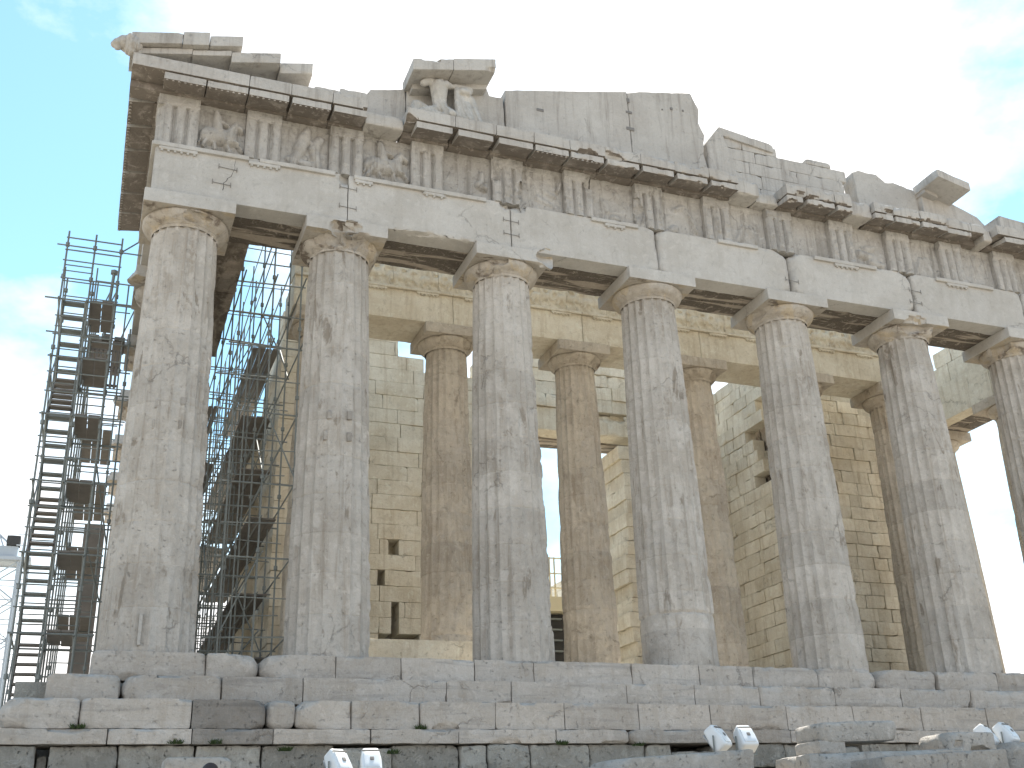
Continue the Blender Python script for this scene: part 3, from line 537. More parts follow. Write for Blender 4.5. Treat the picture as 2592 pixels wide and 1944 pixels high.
fig2 = blob('female_figure', fat([((6.70, -1.1, zz+.62), (6.68, -1.12, zz+1.06), .15, .20), ((6.45, -1.12, zz+1.24), (6.85, -1.1, zz+1.24), .1, .11), ((6.45, -1.12, zz+1.24), (6.26, -1.14, zz+1.22), .08, .08), ((6.46, -1.22, zz+1.1), (6.44, -1.36, zz+.12), .075, .085), ((6.55, -1.2, zz+.8), (6.56, -1.28, zz+.1), .12, .12), ((6.7, -1.1, zz+.6), (6.72, -1.3, zz+.1), .22, .16), ((6.72, -1.1, zz+.62), (7.18, -1.12, zz+.08), .2, .13), ((6.85, -1.1, zz+.9), (6.9, -1.1, zz+.66), .15, .18), ((6.9, -1.2, zz+.5), (7.02, -1.26, zz+.1), .14, .13), ((6.58, -1.3, zz+1.02), (6.75, -1.3, zz+1.0), .09, .09)]), .022, M['white'], st, 2, fold)
for f in (fig1, fig2): f.matrix_parent_inverse = Matrix.Translation((-6.4, 1.15, -13.66))
# ---------------------------------------------------------------- flank entablatures
for k in range(2):
    a, b = (.9 if k == 0 else 3.68+4.29*(k-1), 3.68+4.29*k)
    part(G().add(*rbox(a+.01, b-.01, -.9, -.3, TOPZ+.003, 11.78, .12, .02, .08, seed=800+k)).tf(swapN), 'architrave_block', 'arch', flip=True)
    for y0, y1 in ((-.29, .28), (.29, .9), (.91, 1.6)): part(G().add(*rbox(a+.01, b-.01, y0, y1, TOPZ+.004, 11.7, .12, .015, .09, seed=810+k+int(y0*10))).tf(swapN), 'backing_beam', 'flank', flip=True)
part(G().add(*rbox(-.38, 6.0, -.80, .8, FZ0, 13.12, .2, .02, .08, seed=5)).tf(swapN), 'frieze_backing', 'frieze', flip=True)
for k, c in enumerate((-.40, 1.6, 3.75, 5.6)):
    V, F = field(max(c-.4225, -.935), c+.4225, FZ0, FZ1, tri_fn(c, 830+k, .4), -.55, .05); part(G().add(swapN(V), F), 'triglyph', 'frieze', flip=True, sharp=30)
part(G().add(*bar(-.95, 5.9, -.985, -.88, 11.67, 11.782, 840)).tf(swapN), 'taenia', 'arch', arch[0], flip=True)
xs = np.linspace(-.5, 5.85, 7)
for i in range(6):
    o = geison(xs[i], xs[i+1], 850+i, 1., tf=swapN, chip=.09, res=.08); mutule(o, xs[i]+.05, xs[i+1]-.06, 860+i, 1., True, tf=swapN)
for k in range(3):
    a, b = (.9 if k == 0 else 3.68+4.29*(k-1), 3.68+4.29*k)
    for y0, y1 in ((-.9, -.3), (-.29, .28), (.29, .9)): part(G().add(*rbox(a+.01, b-.01, y0, y1, TOPZ+.004, 11.78, .1, .015, .09, seed=880+k+int(y0*10))).tf(swapS), 'architrave_block', 'warm' if y0 > 0 else 'soffit')
ashlar('frieze_backing', 'warm', [(.9, 7.6), (.9, 6.2)], -.8, .85, 11.79, [.72, .62], 91, (1.4, 2.2), chip=.12, tf=swapS, res=.1)
# ---------------------------------------------------------------- stepped platform
def course(z0, z1, y0, y1, joints, seed, mat='step', name='step_block', rx=None, tones=None, res=.06, chip=.085, sn=.022):
    for i, (a, b) in enumerate(zip(joints[:-1], joints[1:])):
        e = (rx or {}).get(i, (0, 0))
        bt = []
        if rnd.random() < .45: bt.append(((rnd.uniform(a, b), y0-.05, z1+.02), (rnd.uniform(.15, .5), .16, rnd.uniform(.05, .11)), seed+i))
        if rnd.random() < .35: bt.append(((rnd.uniform(a, b), y0-.07, z0), (rnd.uniform(.15, .5), .15, rnd.uniform(.06, .12)), seed+i))
        part(G().add(*rbox(a+.006, b-.006, y0+rnd.uniform(-.012, .012), y1, z0, z1-.004, res, .015, *((.19,) if name == 'step_block' and 13 < a < 21 and z0 > -1.2 else (chip,)), thr=-.06 if name == 'step_block' and 13 < a < 21 and z0 > -1.2 else .12, seed=seed+i, rl=e[0], rr=e[1], sn=sn, ns=2.4, bites=bt), (tones or {}).get(i, rnd.uniform(.38, .62))), name, mat)
course(-.55, 0, -1.03, .95, [-1.03, 1.10, 2.15, 3.68, 5.06, 6.68, 8.04, 10.43, 12.16, 13.6, 15.4, 17.2, 19.0, 20.9, 23.0, 25.2, 27.4, 29.9], 900, rx={0: (.12, .12), 1: (.1, .45), 2: (.4, 0), 10: (.2, .35), 11: (.3, .2)}, tones={10: .55})
course(-1.07, -.55, -1.73, -.6, [-1.75, -.45, 1.35, 2.9, 5.83, 7.24, 9.9, 11.58, 13.26, 15.3, 17.2, 19.3, 21.6, 23.8, 26, 28, 30.6], 920, rx={0: (.1, .3), 1: (.3, .1), 2: (.05, .05)}, tones={2: .2, 12: .15})
course(-1.6, -1.07, -2.43, -1.3, [-2.43, -1.12, .78, 2.12, 2.66, 3.71, 5.06, 6.61, 8.11, 9.8, 11.51, 13.43, 15.2, 17.1, 19, 21, 23, 25.5, 28, 31.3], 940, rx={0: (.35, .12), 1: (.14, .05), 2: (.02, .22), 3: (.2, .2), 4: (.32, .05), 5: (.02, .12), 6: (.12, 0)}, tones={2: -.25, 3: .3, 15: .05})
course(-1.87, -1.6, -2.53, -1.5, [-3.1, -.63, .8, 2.24, 4.06, 5.81, 7.86, 9.5, 11.7, 13.4, 15.5, 18, 20, 22, 25, 28, 31.3], 960, rx={6: (.02, .12), 7: (.14, .1)}, tones={2: -.1, 7: .2, 8: .2}, chip=.05)
for r_, (z0, z1, y) in enumerate(((-2.36, -1.875, -2.46), (-2.9, -2.37, -2.5), (-3.45, -2.91, -2.52), (-4.6, -3.46, -2.55))):
    js = [-3.2]; 
    if r_ == 0: js += [-2.35, -1.75, -1.55, -.42, .89, 2.06, 3.4, 4.5, 5.85, 6.4, 7.3, 8.6, 9.9]
    while js[-1] < 31: js.append(js[-1]+rnd.uniform(.5, 1.5))
    for i, (a, b) in enumerate(zip(js[:-1], js[1:])):
        d = rnd.uniform(-.06, .06); h = rnd.uniform(0, .07) if r_ else (0, .02, .3, .02, 0, .01, .0, .12, .01, .03, 0, .02)[i % 12]*.5
        if r_ == 0 and i == 2: d = .3
        part(G().add(*rbox(a+.012, b-.012, y+d, y+1.2, z0, z1-h-.004, .05 if r_ < 2 and a < 20 else .12, .03, .12, cs=3, seed=980+r_*40+i, sn=.035, ns=5, thr=-.02), rnd.uniform(.25, .75)), 'foundation_block', 'lime')
part(G().add(*rbox(-1.0, 29.8, .96, 62, -.6, -.006, 2, .01, 0, sn=0)), 'platform_floor', 'floor')
part(G().add(*rbox(-2.3, 31, -1.0, 64, -5, -.61, 3, .01, 0, sn=0)), 'platform_core', 'lime')
for j, (a, b, y) in enumerate(((-1.02, -.3, .95), (-1.74, -.8, 0), (-2.42, -1.3, 0))):       # steps along the near flank
    js = [y]
    while js[-1] < 40: js.append(js[-1]+rnd.uniform(1.3, 2))
    for i in range(len(js)-1): part(G().add(*rbox(js[i]+.01, js[i+1]-.01, a, -.2, (-.55, -1.07, -1.6)[j]+.003, (0, -.55, -1.07)[j]-.005, .25, .02, .1, seed=1200+i)).tf(swapN), 'step_block', 'step', flip=True) if i < 6 else None
# ---------------------------------------------------------------- inner porch
IX = [4.25, 8.05, 12.30, 16.50, 20.68, 24.35]; IZ = .70; IT = 10.66; IY = 5.0
course(-.005, .34, 3.75, 6.5, [3.0, 5, 7, 9, 11, 13, 15, 17, 19, 21, 23, 25.8], 1300, 'floor', 'porch_step_block', res=.15)
course(.345, .70, 4.1, 12, [3.3, 5.4, 7.6, 9.7, 11.8, 13.9, 16, 18.1, 20.2, 22.3, 25.5], 1320, 'floor', 'porch_step_block', res=.2)
for i, x in enumerate(IX):
    column(x, IY, 1340+i*7, 'warmcol', .83, .64, IZ, IT, .87, na=6 if i in (1, 2, 3) else 5, dz=.07, name='porch_column', wear=.75, dam=.04, rag=[(-60, 120, .04)], gouge=[(-70, 3.5, 40, 1.2, .05), (-100, 6.5, 40, 1., .05)] if i != 3 else [(-90, 6, 50, 1, .05)],
           eb=[((x-.5, IY-.85, 10.1), (.3, .3, .2), 3), ((x+.6, IY-.6, 10.15), (.3, .3, .2), 5)])
ia = [3.3]+IX[1:5]+[25.4]
for i in range(5):
    o = part(G().add(*rbox(ia[i]+.006, ia[i+1]-.006, 4.22, 5.0, IT+.003, 11.62, .07, .01, .05, seed=1400+i, sn=.012), rnd.uniform(.4, .6)), 'inner_architrave', 'warm')
    part(G().add(*rbox(ia[i]+.01, ia[i+1]-.01, 5.01, 5.8, IT+.005, 11.62, .15, .02, .1, seed=1410+i)), 'inner_beam', 'warm')
    part(G().add(*bar(ia[i]+.004, ia[i+1]-.004, 4.14, 4.25, 11.622, 11.71, 1420+i)), 'taenia', 'warm', o)
    n = 3
    for k in range(n):
        x = ia[i]+(k+.5)*(ia[i+1]-ia[i])/n; g = G().add(*bar(x-.34, x+.34, 4.155, 4.24, 11.555, 11.62, 1430+i*3+k))
        for q in range(6): xx = x-.28+q*.112; g.add(*tube((xx, 4.19, 11.56), (xx, 4.19, 11.515), .028, 6))
        part(g, 'regula', 'warm', o)
procession = []
rs = random.Random(5)
x = -12
while x < 12:                                                   # horsemen of the carved band, each a little different
    dz_ = rs.uniform(-.03, .03); s = rs.uniform(.9, 1.05)
    for (a, b, c, d, r0, r1, h) in rider: procession.append((x+a*s*1.1, b*s+dz_, x+c*s*1.1, d*s+dz_, r0, r1, h*.55))
    x += rs.uniform(.8, 1.15)
fj = [3.3, 4.9, 6.2, 7.6, 9.0, 10.4, 11.8, 13.2, 14.7, 16.1, 17.5, 18.9, 20.3, 21.7, 23.1, 25.4]
def frz(X, Z):
    P = np.stack([X.ravel(), X.ravel()*0, Z.ravel()], 1); n = fbm(P, 3, 4, 77).reshape(X.shape); n1 = fbm(P, 8, 3, 78).reshape(X.shape)
    return 4.27-caps_h((X-14.3)/1.0+.03*n, (Z-11.715)/1.0+.02*n1, procession)-.02*n-.012*n1-.05*(Z > 12.62)
for i in range(len(fj)-1):
    V, F = field(fj[i]+.005, fj[i+1]-.005, 11.715, 12.72, frz, 5.0, .035); part(G().add(V, F, rs.uniform(.4, .6)), 'carved_frieze', 'warm', sharp=60)
# ---------------------------------------------------------------- cella walls and door
hs = [1.05]+[.52]*30
def zc(z): return .70+1.05+.52*round((z-1.75)/.52)
def wskip(a, b, z, zz):
    if z > 9.5 and a < 4.4: return True
    return False
ashlar('cross_wall', 'warm', [(3.3, 12.0)]*24, 11.0, 12.9, .70, hs, 41, (1.1, 1.8), wskip, holes=((7.6, 8.95, 2.3, 2.76), (8.02, 8.27, 2.78, 3.8), (7.9, 8.25, 5.35, 5.9), (7.6, 7.78, 4.4, 5.0), (8.2, 9.15, 12.6, 15), (9.15, 12.1, 12.1, 15)), gap=.004, res=.11, chip=.09, jit=.02, tone=(.35, .65))
ashlar('cross_wall', 'warm', [(16.75+(.07, -.05, .12, 0, -.1, .05, .1, -.04, -.08, .02, .1, .05, .14, .08, .12, .05, -.05)[k], 24.6) for k in range(17)], 11.0, 12.9, .70, hs, 43, (1.0, 1.5), res=.13, chip=.12, jit=.02)
part(G().add(*rbox(6.9, 12, 12.2, 12.95, .7, 3.2, .5, .02, .05)), 'wall_core', 'lime')
lt = part(G().add(*rbox(11.3, 18.0, 11.05, 11.9, 10.45, 11.35, .1, .03, .12, seed=1501, bites=[((16.6, 10.95, 11.4), (.9, .35, .5), 3)])), 'door_lintel', 'warm')
part(G().add(*rbox(11.3, 17.9, 11.95, 12.85, 10.4, 11.3, .15, .03, .12, seed=1502)), 'door_lintel', 'soffit')
ashlar('cross_wall', 'warm', [(11.5, 17.9), (11.6, 17.4), (11.6, 17.9), (11.5, 17.9)], 11.0, 12.8, 11.36, [.52, .52, .5, .5], 45, (1.3, 2.2), res=.09, chip=.16, jit=.05)
# ruined stair tower inside the porch
def tskip(a, b, z, zz): return (z > 7.9 and z < 10.3 and a < 7.55 and ((z*7) % 1 > .3)) or (z > 9.8 and a < 7.2)
tw = lambda V: np.stack([20.75+V[:, 1], V[:, 0], V[:, 2]], 1)
ashlar('stair_tower_wall', 'warm', [(6.9+.15*math.sin(k*1.9), 10.98) for k in range(26)], 0, .5, .70, [.45]*26, 51, (.6, 1.2), tskip, res=.09, chip=.13, jit=.03, tf=tw, flip=True, gap=.006)
ashlar('stair_tower_wall', 'warm', [(21.0, 25.3)]*25, 6.95, 7.5, .70, [.45]*25, 53, (.45, .95), res=.08, chip=.13, jit=.03, gap=.007, tone=(.2, .75))
part(G().add(*rbox(21.3, 25.2, 7.55, 10.9, .7, 10.3, .4, .05, .3, seed=3)), 'tower_core', 'soffit')
# long side walls of the inner building
def nskip(a, b, z, zz): return z > 13.1-(a-5.5)*.62 if a < 17 else z > 1.5
nw = lambda V: np.stack([3.55+V[:, 1], V[:, 0], V[:, 2]], 1)
ashlar('side_wall', 'warm', [(7.6, 30)]*24, 0, 1.1, .70, hs, 61, (1.1, 1.5), nskip, res=.3, chip=.1, tf=nw, flip=True)
ashlar('side_wall', 'warm', [(11, 40)]*18, 0, 1.1, .70, hs, 63, (1.1, 1.5), res=.4, chip=.1, tf=lambda V: np.stack([25.3-V[:, 1], V[:, 0], V[:, 2]], 1))

# small repairs and marks on the stone
for c, cx, pts in ((c1, 0, ((-.27, 5.25), (.24, 5.35), (-.29, 4.78), (.24, 4.81))), (c2, CX[1], ((3.43, 5.39), (3.89, 5.41), (3.37, 4.89), (3.89, 4.89)))):
    for k, (x, z) in enumerate(pts):
        r = .855; y = -math.sqrt(r*r-(x-cx)**2); part(G().add(*rbox(x-.06, x+.06, y-.008, y+.1, z-.11, z+.11, .03, .02, .06, seed=1600+k), .0-.25*(k % 2)), 'stone_plug', 'col', c)
part(G().add(*rbox(-.23, -.165, -.950, -.88, .12, .75, .03, .01, .06, seed=1610, thr=-.1), .6), 'mortar_patch', 'white', c1)
for x, z, w, h in ((9.07, 15.15, .22, .10), (11.88, 16.15, .10, .16), (11.87, 15.73, .20, .09), (11.87, 15.15, .26, .12), (13.31, 16.2, .09, .09), (13.7, 16.22, .06, .08), (13.0, 16.1, .05, .05)):
    part(G().add(*rbox(x-w/2, x+w/2, -.735, -.6, z-h/2, z+h/2, .04, .015, .03, seed=int(x*9))), 'iron_clamp', 'iron')
# ---------------------------------------------------------------- scaffolding
def pole(o, name, p0, p1, r=.024, mat='steel', coup=()):
    g = G().add(*tube(p0, p1, r)); p0 = np.array(p0, float); p1 = np.array(p1, float); d = (p1-p0)/np.linalg.norm(p1-p0)
    for t in coup:
        c = p0+(p1-p0)*t; g.add(*tube(c-d*.05, c+d*.05, r*2.1, 6))
    return g.build(name, M[mat], o)
def deck(o, x0, x1, y0, y1, z, name='platform', n=3, along='y', mat='wood'):
    g = G()
    for k in range(n):
        if along == 'y': a = x0+(x1-x0)*k/n; g.add(*rbox(a+.006, a+(x1-x0)/n-.006, y0+rnd.uniform(-.06, .06), y1+rnd.uniform(-.06, .06), z, z+.05, .5, .006, 0, sn=.004), rnd.random())
        else: a = y0+(y1-y0)*k/n; g.add(*rbox(x0, x1, a+.006, a+(y1-y0)/n-.006, z, z+.05, .5, .006, 0, sn=.004), rnd.random())
    return g.build(name, M[mat], o)
# stair tower at the corner
sA = tag(empty('stair_scaffold'), 'tall tubular stair tower with stacked treads and dark landings beside the corner column', 'scaffolding', 'scaffolds around the temple')
ya, yb = 2.6, 4.6
for x, top in ((-2.68, 11.05), (-2.03, 11.05), (-1.40, 11.05)):
    for y in (ya, yb): pole(sA, 'standard', (x, y, -1.95), (x, y, top-(y > ya)*.3), .026, coup=[.15, .3, .45, .6, .75, .9, .97])
pole(sA, 'standard', (-2.60, 3.1, -1.95), (-2.60, 3.1, 9.2), .024); pole(sA, 'standard', (-2.10, 3.1, -1.95), (-2.10, 3.1, 9.2), .024); pole(sA, 'standard', (-1.95, 4.1, -1.95), (-1.95, 4.1, 10.9), .022); pole(sA, 'standard', (-.95, 4.9, -1.2), (-.95, 4.9, 9.6), .026, coup=[.5, .85, .96])
lv = [9.2, 7.65, 6.15, 4.5, 2.8, 1.0]
for z in lv+[-.7]:
    for y in (ya, yb):
        pole(sA, 'ledger', (-2.78-(z > 9)*.25, y+.03, z-.06), (-1.0, y+.03, z-.06), .022)
        if z > 0: pole(sA, 'guard_rail', (-2.74, y-.03, z+.5), (-1.35, y-.03, z+.5), .017); pole(sA, 'guard_rail', (-2.74, y-.03, z+1.0), (-1.35, y-.03, z+1.0), .017); pole(sA, 'guard_rail', (-2.72, y+.05, z+.75), (-2.0, y+.05, z+.75), .015)
    for x in (-2.68, -2.03, -1.40): pole(sA, 'transom', (x-.03, ya-.15, z-.1), (x-.03, yb+.2, z-.1), .022)
    deck(sA, -2.0, -1.42, 2.72, 4.5, z, 'landing', 2) if z > 0 else None
for z, x1 in ((10.85, -1.38), (10.62, -.85), (10.5, -1.38)): pole(sA, 'guard_rail', (-2.72-(z == 10.62)*.2, ya-.03, z), (x1, ya-.03, z), .019)
for z in (9.65, 10.1): pole(sA, 'guard_rail', (-2.70, ya+.03, z), (-1.4 if z < 10 else -2.05, ya+.03, z), .016)
pole(sA, 'brace', (-1.42, ya, 10.62), (-.95, 3.2, 11.4), .02); pole(sA, 'brace', (-1.4, ya, 3.0), (-.98, 4.9, 2.2), .02); pole(sA, 'brace', (-2.3, ya-.05, -1.7), (-1.4, ya-.05, 0.0), .022); pole(sA, 'brace', (-1.4, ya, 5.0), (-.95, 4.9, 3.6), .02)
zs_ = [-1.9]+lv[::-1]
for k in range(6):
    za, zb = zs_[k], zs_[k+1]; n = max(4, int((zb-za)/.24)); fwd = k % 2 == 0; g = G()
    for q in range(n):
        z = za+(q+1)*(zb-za)/n; t = (q+.5)/n; y = 2.8+1.6*t if fwd else 4.4-1.6*t
        g.add(*rbox(-2.6, -2.1, y-.12, y+.12, z-.05, z, .3, .006, 0, sn=0))
    for x in (-2.62, -2.08): ys = (2.75, 4.45) if fwd else (4.45, 2.75); g.add(*tube((x, ys[0], za), (x, ys[1], zb), .035, 4))
    g.build('stair_flight', M['steel' if k % 2 else 'wood'], sA)
    for x in (-2.66,): pole(sA, 'hand_rail', (x, ys[0], za+.9), (x, ys[1], zb+.9), .016)
# working scaffold along the near flank
sB = tag(empty('flank_scaffold'), 'dark plank-decked scaffold behind the stair tower with a timber deck near its top', 'scaffolding', 'scaffolds around the temple')
for y in (6.2, 8.2, 10.4, 12.6):
    for x in (-1.95, -1.12): pole(sB, 'standard', (x, y, -1.95), (x, y, 11.6 if y < 9 else 9.6), .025, coup=[.2, .4, .6, .8])
for z in (.6, 2.5, 4.4, 6.3, 8.2, 9.75):
    for y in (6.2, 8.2, 10.4, 12.6): pole(sB, 'transom', (-2.25, y, z-.06), (-.8, y, z-.06), .022); pole(sB, 'guard_rail', (-2.1, y, z+.95), (-1.0, y, z+.95), .018)
    for x in (-1.95, -1.12): pole(sB, 'ledger', (x, 5.8, z-.1), (x, 13.1, z-.1), .022)
    deck(sB, -1.95, -1.1, 6.3 if z > 9 else 8.3+rnd.random(), 8.6 if z > 9 else 12.4, z, n=3)
for z in (-1, 1.5, 3.4, 5.3): pole(sB, 'guard_rail', (-2.3, 8.1, z), (-.9, 8.1, z), .018)
g = G()
for k in range(9): x = -2.12+k*.11; g.add(*rbox(x, x+.07, 6.28, 6.32, 8.4, 9.55, .6, .004, 0, sn=0))
for z in (8.45, 9.0, 9.5): g.add(*rbox(-2.14, -1.12, 6.33, 6.36, z, z+.07, .6, .004, 0, sn=0))
g.build('slat_panel', M['wood'], sB)
for k in range(3): G().add(*rbox(-2.05+.35*k, -1.75+.35*k, 6.6, 7.6, 10.0+.06*(k % 2), 10.12+.06*(k % 2), .3, .01, .02)).build('timber_baulk', M['wood'], sB)
G().add(*rbox(-1.62, -.98, 13.2, 13.9, -1.9, 6.4, .3, .02, .05)).build('hoist_casing', M['wood'], sB)
for x in (-2.35, -2.2, -1.5): pole(sB, 'brace', (x+.3, 6.2, 9.8), (x+.75, 6.2, 11.3), .02)
pole(sB, 'standard', (-1.62, 6.0, 9.8), (-1.55, 6.0, 11.9), .05, coup=[.97]); pole(sB, 'guard_rail', (-2.0, 6.1, 11.55), (-.9, 6.1, 11.55), .022); pole(sB, 'guard_rail', (-2.0, 6.1, 10.9), (-.9, 6.1, 10.9), .022)
# scaffold inside the side passage
sC = tag(empty('passage_scaffold'), 'dense grey tube scaffold with long plank decks filling the side passage between two front columns', 'scaffolding', 'scaffolds around the temple')
SX = (1.72, 2.55, 3.32); SY = [3.0, 5.0, 7.0, 9.0, 11.2, 13.4, 15.6, 17.8, 20, 22.2, 24.4]
LZ = [1.1, 3.0, 4.9, 6.8, 8.7, 10.6, 12.3]
for j, y in enumerate(SY):
    for x in SX: pole(sC, 'standard', (x+rnd.uniform(-.04, .04), y, 0), (x+rnd.uniform(-.04, .04), y, (13.0 if y < 6 else 12.8-.15*j)+rnd.uniform(-.4, .3)), .025, coup=[.25, .4, .55, .7, .85, .95])
    for k, z in enumerate(LZ):
        if z > 12.6-.2*j: continue
        pole(sC, 'transom', (1.45+rnd.uniform(-.15, .1), y+.04, z+rnd.uniform(-.08, .08)), (3.45+rnd.uniform(-.1, .15), y+.04, z), .023)
        if j < 10: pole(sC, 'guard_rail', (1.6, y-.03, z+.9+rnd.uniform(-.1, .1)), (3.4, y-.03, z+.9), .016)
for y in SY[:-1]: pole(sC, 'standard', (2.1, y+1.0, 0), (2.12, y+1.05, 12.2-.12*y+rnd.uniform(-.5, .5)), .02, coup=[.3, .5, .7, .9])
for k, z in enumerate(LZ):
    for x in SX: pole(sC, 'ledger', (x+.04, 2.6, z+.05), (x+.04, 25-k*.8, z+.05), .022)
    for x in SX[1:2]: pole(sC, 'guard_rail', (x, 2.8, z+1.0), (x, 22, z+1.0), .016)
for j in range(0, 10):
    k = (j*2) % 5; pole(sC, 'brace', (SX[j % 2], SY[j], LZ[k]), (SX[j % 2+1], SY[j], LZ[k+1]), .02); pole(sC, 'brace', (SX[(j+1) % 3]+.05, SY[j], LZ[(k+2) % 5]), (SX[(j+1) % 3]+.05, SY[j+1], LZ[(k+2) % 5+1]), .02)
    pole(sC, 'brace', (SX[1], SY[j]-.05, LZ[(k+3) % 6]), (SX[2], SY[j]-.05, LZ[(k+3) % 6]-1.7), .02)
for z, y0, y1, x0, x1 in ((10.55, 7.2, 15, 2.62, 3.4), (8.6, 8, 18, 2.5, 3.4), (6.75, 7.5, 16, 2.45, 3.4), (4.85, 6, 17, 2.62, 3.4), (2.95, 7, 19, 2.5, 3.4), (1.05, 6, 20, 1.8, 3.4), (6.7, 16.5, 24, 1.75, 3.3), (3.0, 20, 24, 1.75, 3.3), (9.2, 9, 13, 1.3, 1.9), (7.4, 9.2, 14, 1.3, 1.95)):
    deck(sC, x0, x1, y0, y1, z, n=4)
deck(sC, 1.75, 2.3, 9.1, 9.2, 5.6, 'sheet_panel', 2); 
# ---------------------------------------------------------------- crane and site cabin
cn = tag(empty('tower_crane'), 'white lattice tower crane with small cabin and ladder far behind the scaffolding', 'crane')
def truss(o, name, cx, cy, z0, z1, w, step, mat='crane', r=.05):
    g = G()
    for a in (-1, 1):
        for b in (-1, 1): g.add(*tube((cx+a*w/2, cy+b*w/2, z0), (cx+a*w/2, cy+b*w/2, z1), r*1.3, 5))
    z = z0; k = 0
    while z < z1-.1:
        zn = min(z+step, z1); s = 1 if k % 2 else -1
        for b in (-1, 1): g.add(*tube((cx-s*w/2, cy+b*w/2, z), (cx+s*w/2, cy+b*w/2, zn), r*.7, 4)); g.add(*tube((cx+b*w/2, cy-s*w/2, z), (cx+b*w/2, cy+s*w/2, zn), r*.7, 4)); g.add(*tube((cx-w/2, cy+b*w/2, zn), (cx+w/2, cy+b*w/2, zn), r*.6, 4))
        z = zn; k += 1
    return g.build(name, M[mat], o)
truss(cn, 'mast', -5.35, 35, -5, 10.2, 1.25, .95)
G().add(*rbox(-6.4, -4.15, 34.2, 35.9, 10.25, 10.42, .6, .02, 0, sn=0)).build('walkway', M['crane'], cn)
G().add(*rbox(-5.9, -4.8, 34.4, 35.5, 10.43, 11.0, .4, .08, 0, sn=0)).build('cabin', M['crane'], cn)
G().add(*rbox(-5.4, -4.75, 34.3, 35.0, 11.0, 11.5, .3, .05, .02)).build('motor_box', M['dark'], cn)
g = G()
for x in (-4.62, -4.22): g.add(*tube((x, 34.3, -5), (x, 34.3, 10.3), .045, 5))
for k in range(50): g.add(*tube((-4.62, 34.3, -4.8+k*.3), (-4.22, 34.3, -4.8+k*.3), .02, 4))
g.build('ladder', M['crane'], cn)
g = G()
for z in (10.95, 11.5): g.add(*tube((-4.9, 34.1, z), (-3.4, 34.1, z), .025, 4))
g.add(*tube((-4.6, 34.1, 10.4), (-4.55, 34.1, 11.7), .04, 5)); g.build('railing', M['crane'], cn)
g = G()
for a, b in (((-5.3, 35, 10.5), (-9.5, 35, 14.2)), ((-5.3, 35.6, 10.5), (-9.5, 35.6, 14.2)), ((-5.3, 35.3, 11.3), (-9.5, 35.3, 15))): g.add(*tube(a, b, .06, 5))
for k in range(8):
    t = k/8; u = (k+1)/8; L = lambda t, y, dz: (-5.3-4.2*t, y, 10.5+3.7*t+dz)
    g.add(*tube(L(t, 35, 0), L(u, 35.3, .8), .035, 4)); g.add(*tube(L(t, 35.6, 0), L(u, 35.3, .8), .035, 4)); g.add(*tube(L(t, 35, 0), L(t, 35.6, 0), .035, 4))
g.build('jib', M['crane'], cn)
cb = tag(empty('site_cabin', (16.4, 15.5, .7)), 'cream workshop cabin with a railed roof terrace seen through the doorway', 'cabin')
def cpart(g, name, mat): o = g.build(name, M[mat], cb); o.matrix_parent_inverse = Matrix.Translation((-16.4, -15.5, -.7)); return o
cpart(G().add(*rbox(13.6, 18.8, 14.2, 17.5, 4.45, 5.0, .8, .02, 0, sn=0)), 'roof_edge', 'cream')
cpart(G().add(*rbox(15.9, 18.7, 14.3, 17.4, 0.7, 4.44, .8, .01, 0, sn=0)), 'wall', 'cream')
cpart(G().add(*rbox(13.7, 15.88, 14.75, 17.4, 0.7, 4.44, .8, .01, 0, sn=0)), 'wall', 'dark')
g = G()
for k in range(9): g.add(*rbox(14.0, 15.6, 14.55, 14.7, 1.0+k*.4, 1.06+k*.4, .6, .005, 0, sn=0))
cpart(g, 'louvre', 'steel'); cpart(G().add(*rbox(16.6, 16.95, 14.05, 14.28, .7, 6.2, .5, .02, 0, sn=0)), 'post', 'cream'); cpart(G().add(*rbox(17.1, 18.2, 14.22, 14.29, 3.3, 4.2, .5, .01, 0, sn=0)), 'hatch', 'dark')
for x in (13.8, 14.5, 15.1, 15.3, 15.9, 16.6, 17.2, 17.45, 17.7, 18.3, 18.7): cpart(G().add(*tube((x, 14.35, 5.0), (x, 14.35, 6.55), .035, 6)), 'railing_post', 'cream')
for z in (5.35, 5.9, 6.5): cpart(G().add(*tube((13.7, 14.3, z), (18.8, 14.3, z), .032, 6)), 'railing_bar', 'cream')
cpart(G().add(*rbox(17.3, 18.8, 15.2, 15.4, 5.0, 6.7, .5, .01, 0, sn=0)), 'screen', 'orange'); cpart(G().add(*rbox(13.6, 15.3, 15.6, 15.9, 5.0, 6.75, .5, .01, 0, sn=0)), 'screen', 'orange')
# ---------------------------------------------------------------- loose stones
def loose(name, boxes, label, cat='stone', mat='rock', group=None, tone=.5):
    g = G()
    for b in boxes: V, Q = b; g.add(V, Q, tone)
    return tag(g.build(name, M[mat]), label, cat, group)
def rot(VQ, deg, c, tilt=0):
    V, Q = VQ; c = np.array(c); a = R(deg); V = V-c; x, y, z = V[:, 0], V[:, 1], V[:, 2]
    z2 = z+x*math.tan(R(tilt)); return np.stack([x*math.cos(a)-y*math.sin(a), x*math.sin(a)+y*math.cos(a), z2], 1)+c, Q
loose('marble_beam', [rbox(4.9, 8.06, 2.3, 3.1, -.004, 1.0, .07, .015, .05, seed=1701)], 'long pale ochre marble beam lying on the floor behind the second and third columns', 'stone', 'warm', tone=.6)
LG = 'fallen blocks in front of the steps'
gz = -2.95
loose('fallen_block', [rot(rbox(11.55, 15.0, -5.9, -4.6, gz, -2.34, .07, .05, .16, seed=1711, thr=-.1), -4, (13, -5, -2.3), 1)], 'broad low block lying under the flat rounded slab', group=LG)
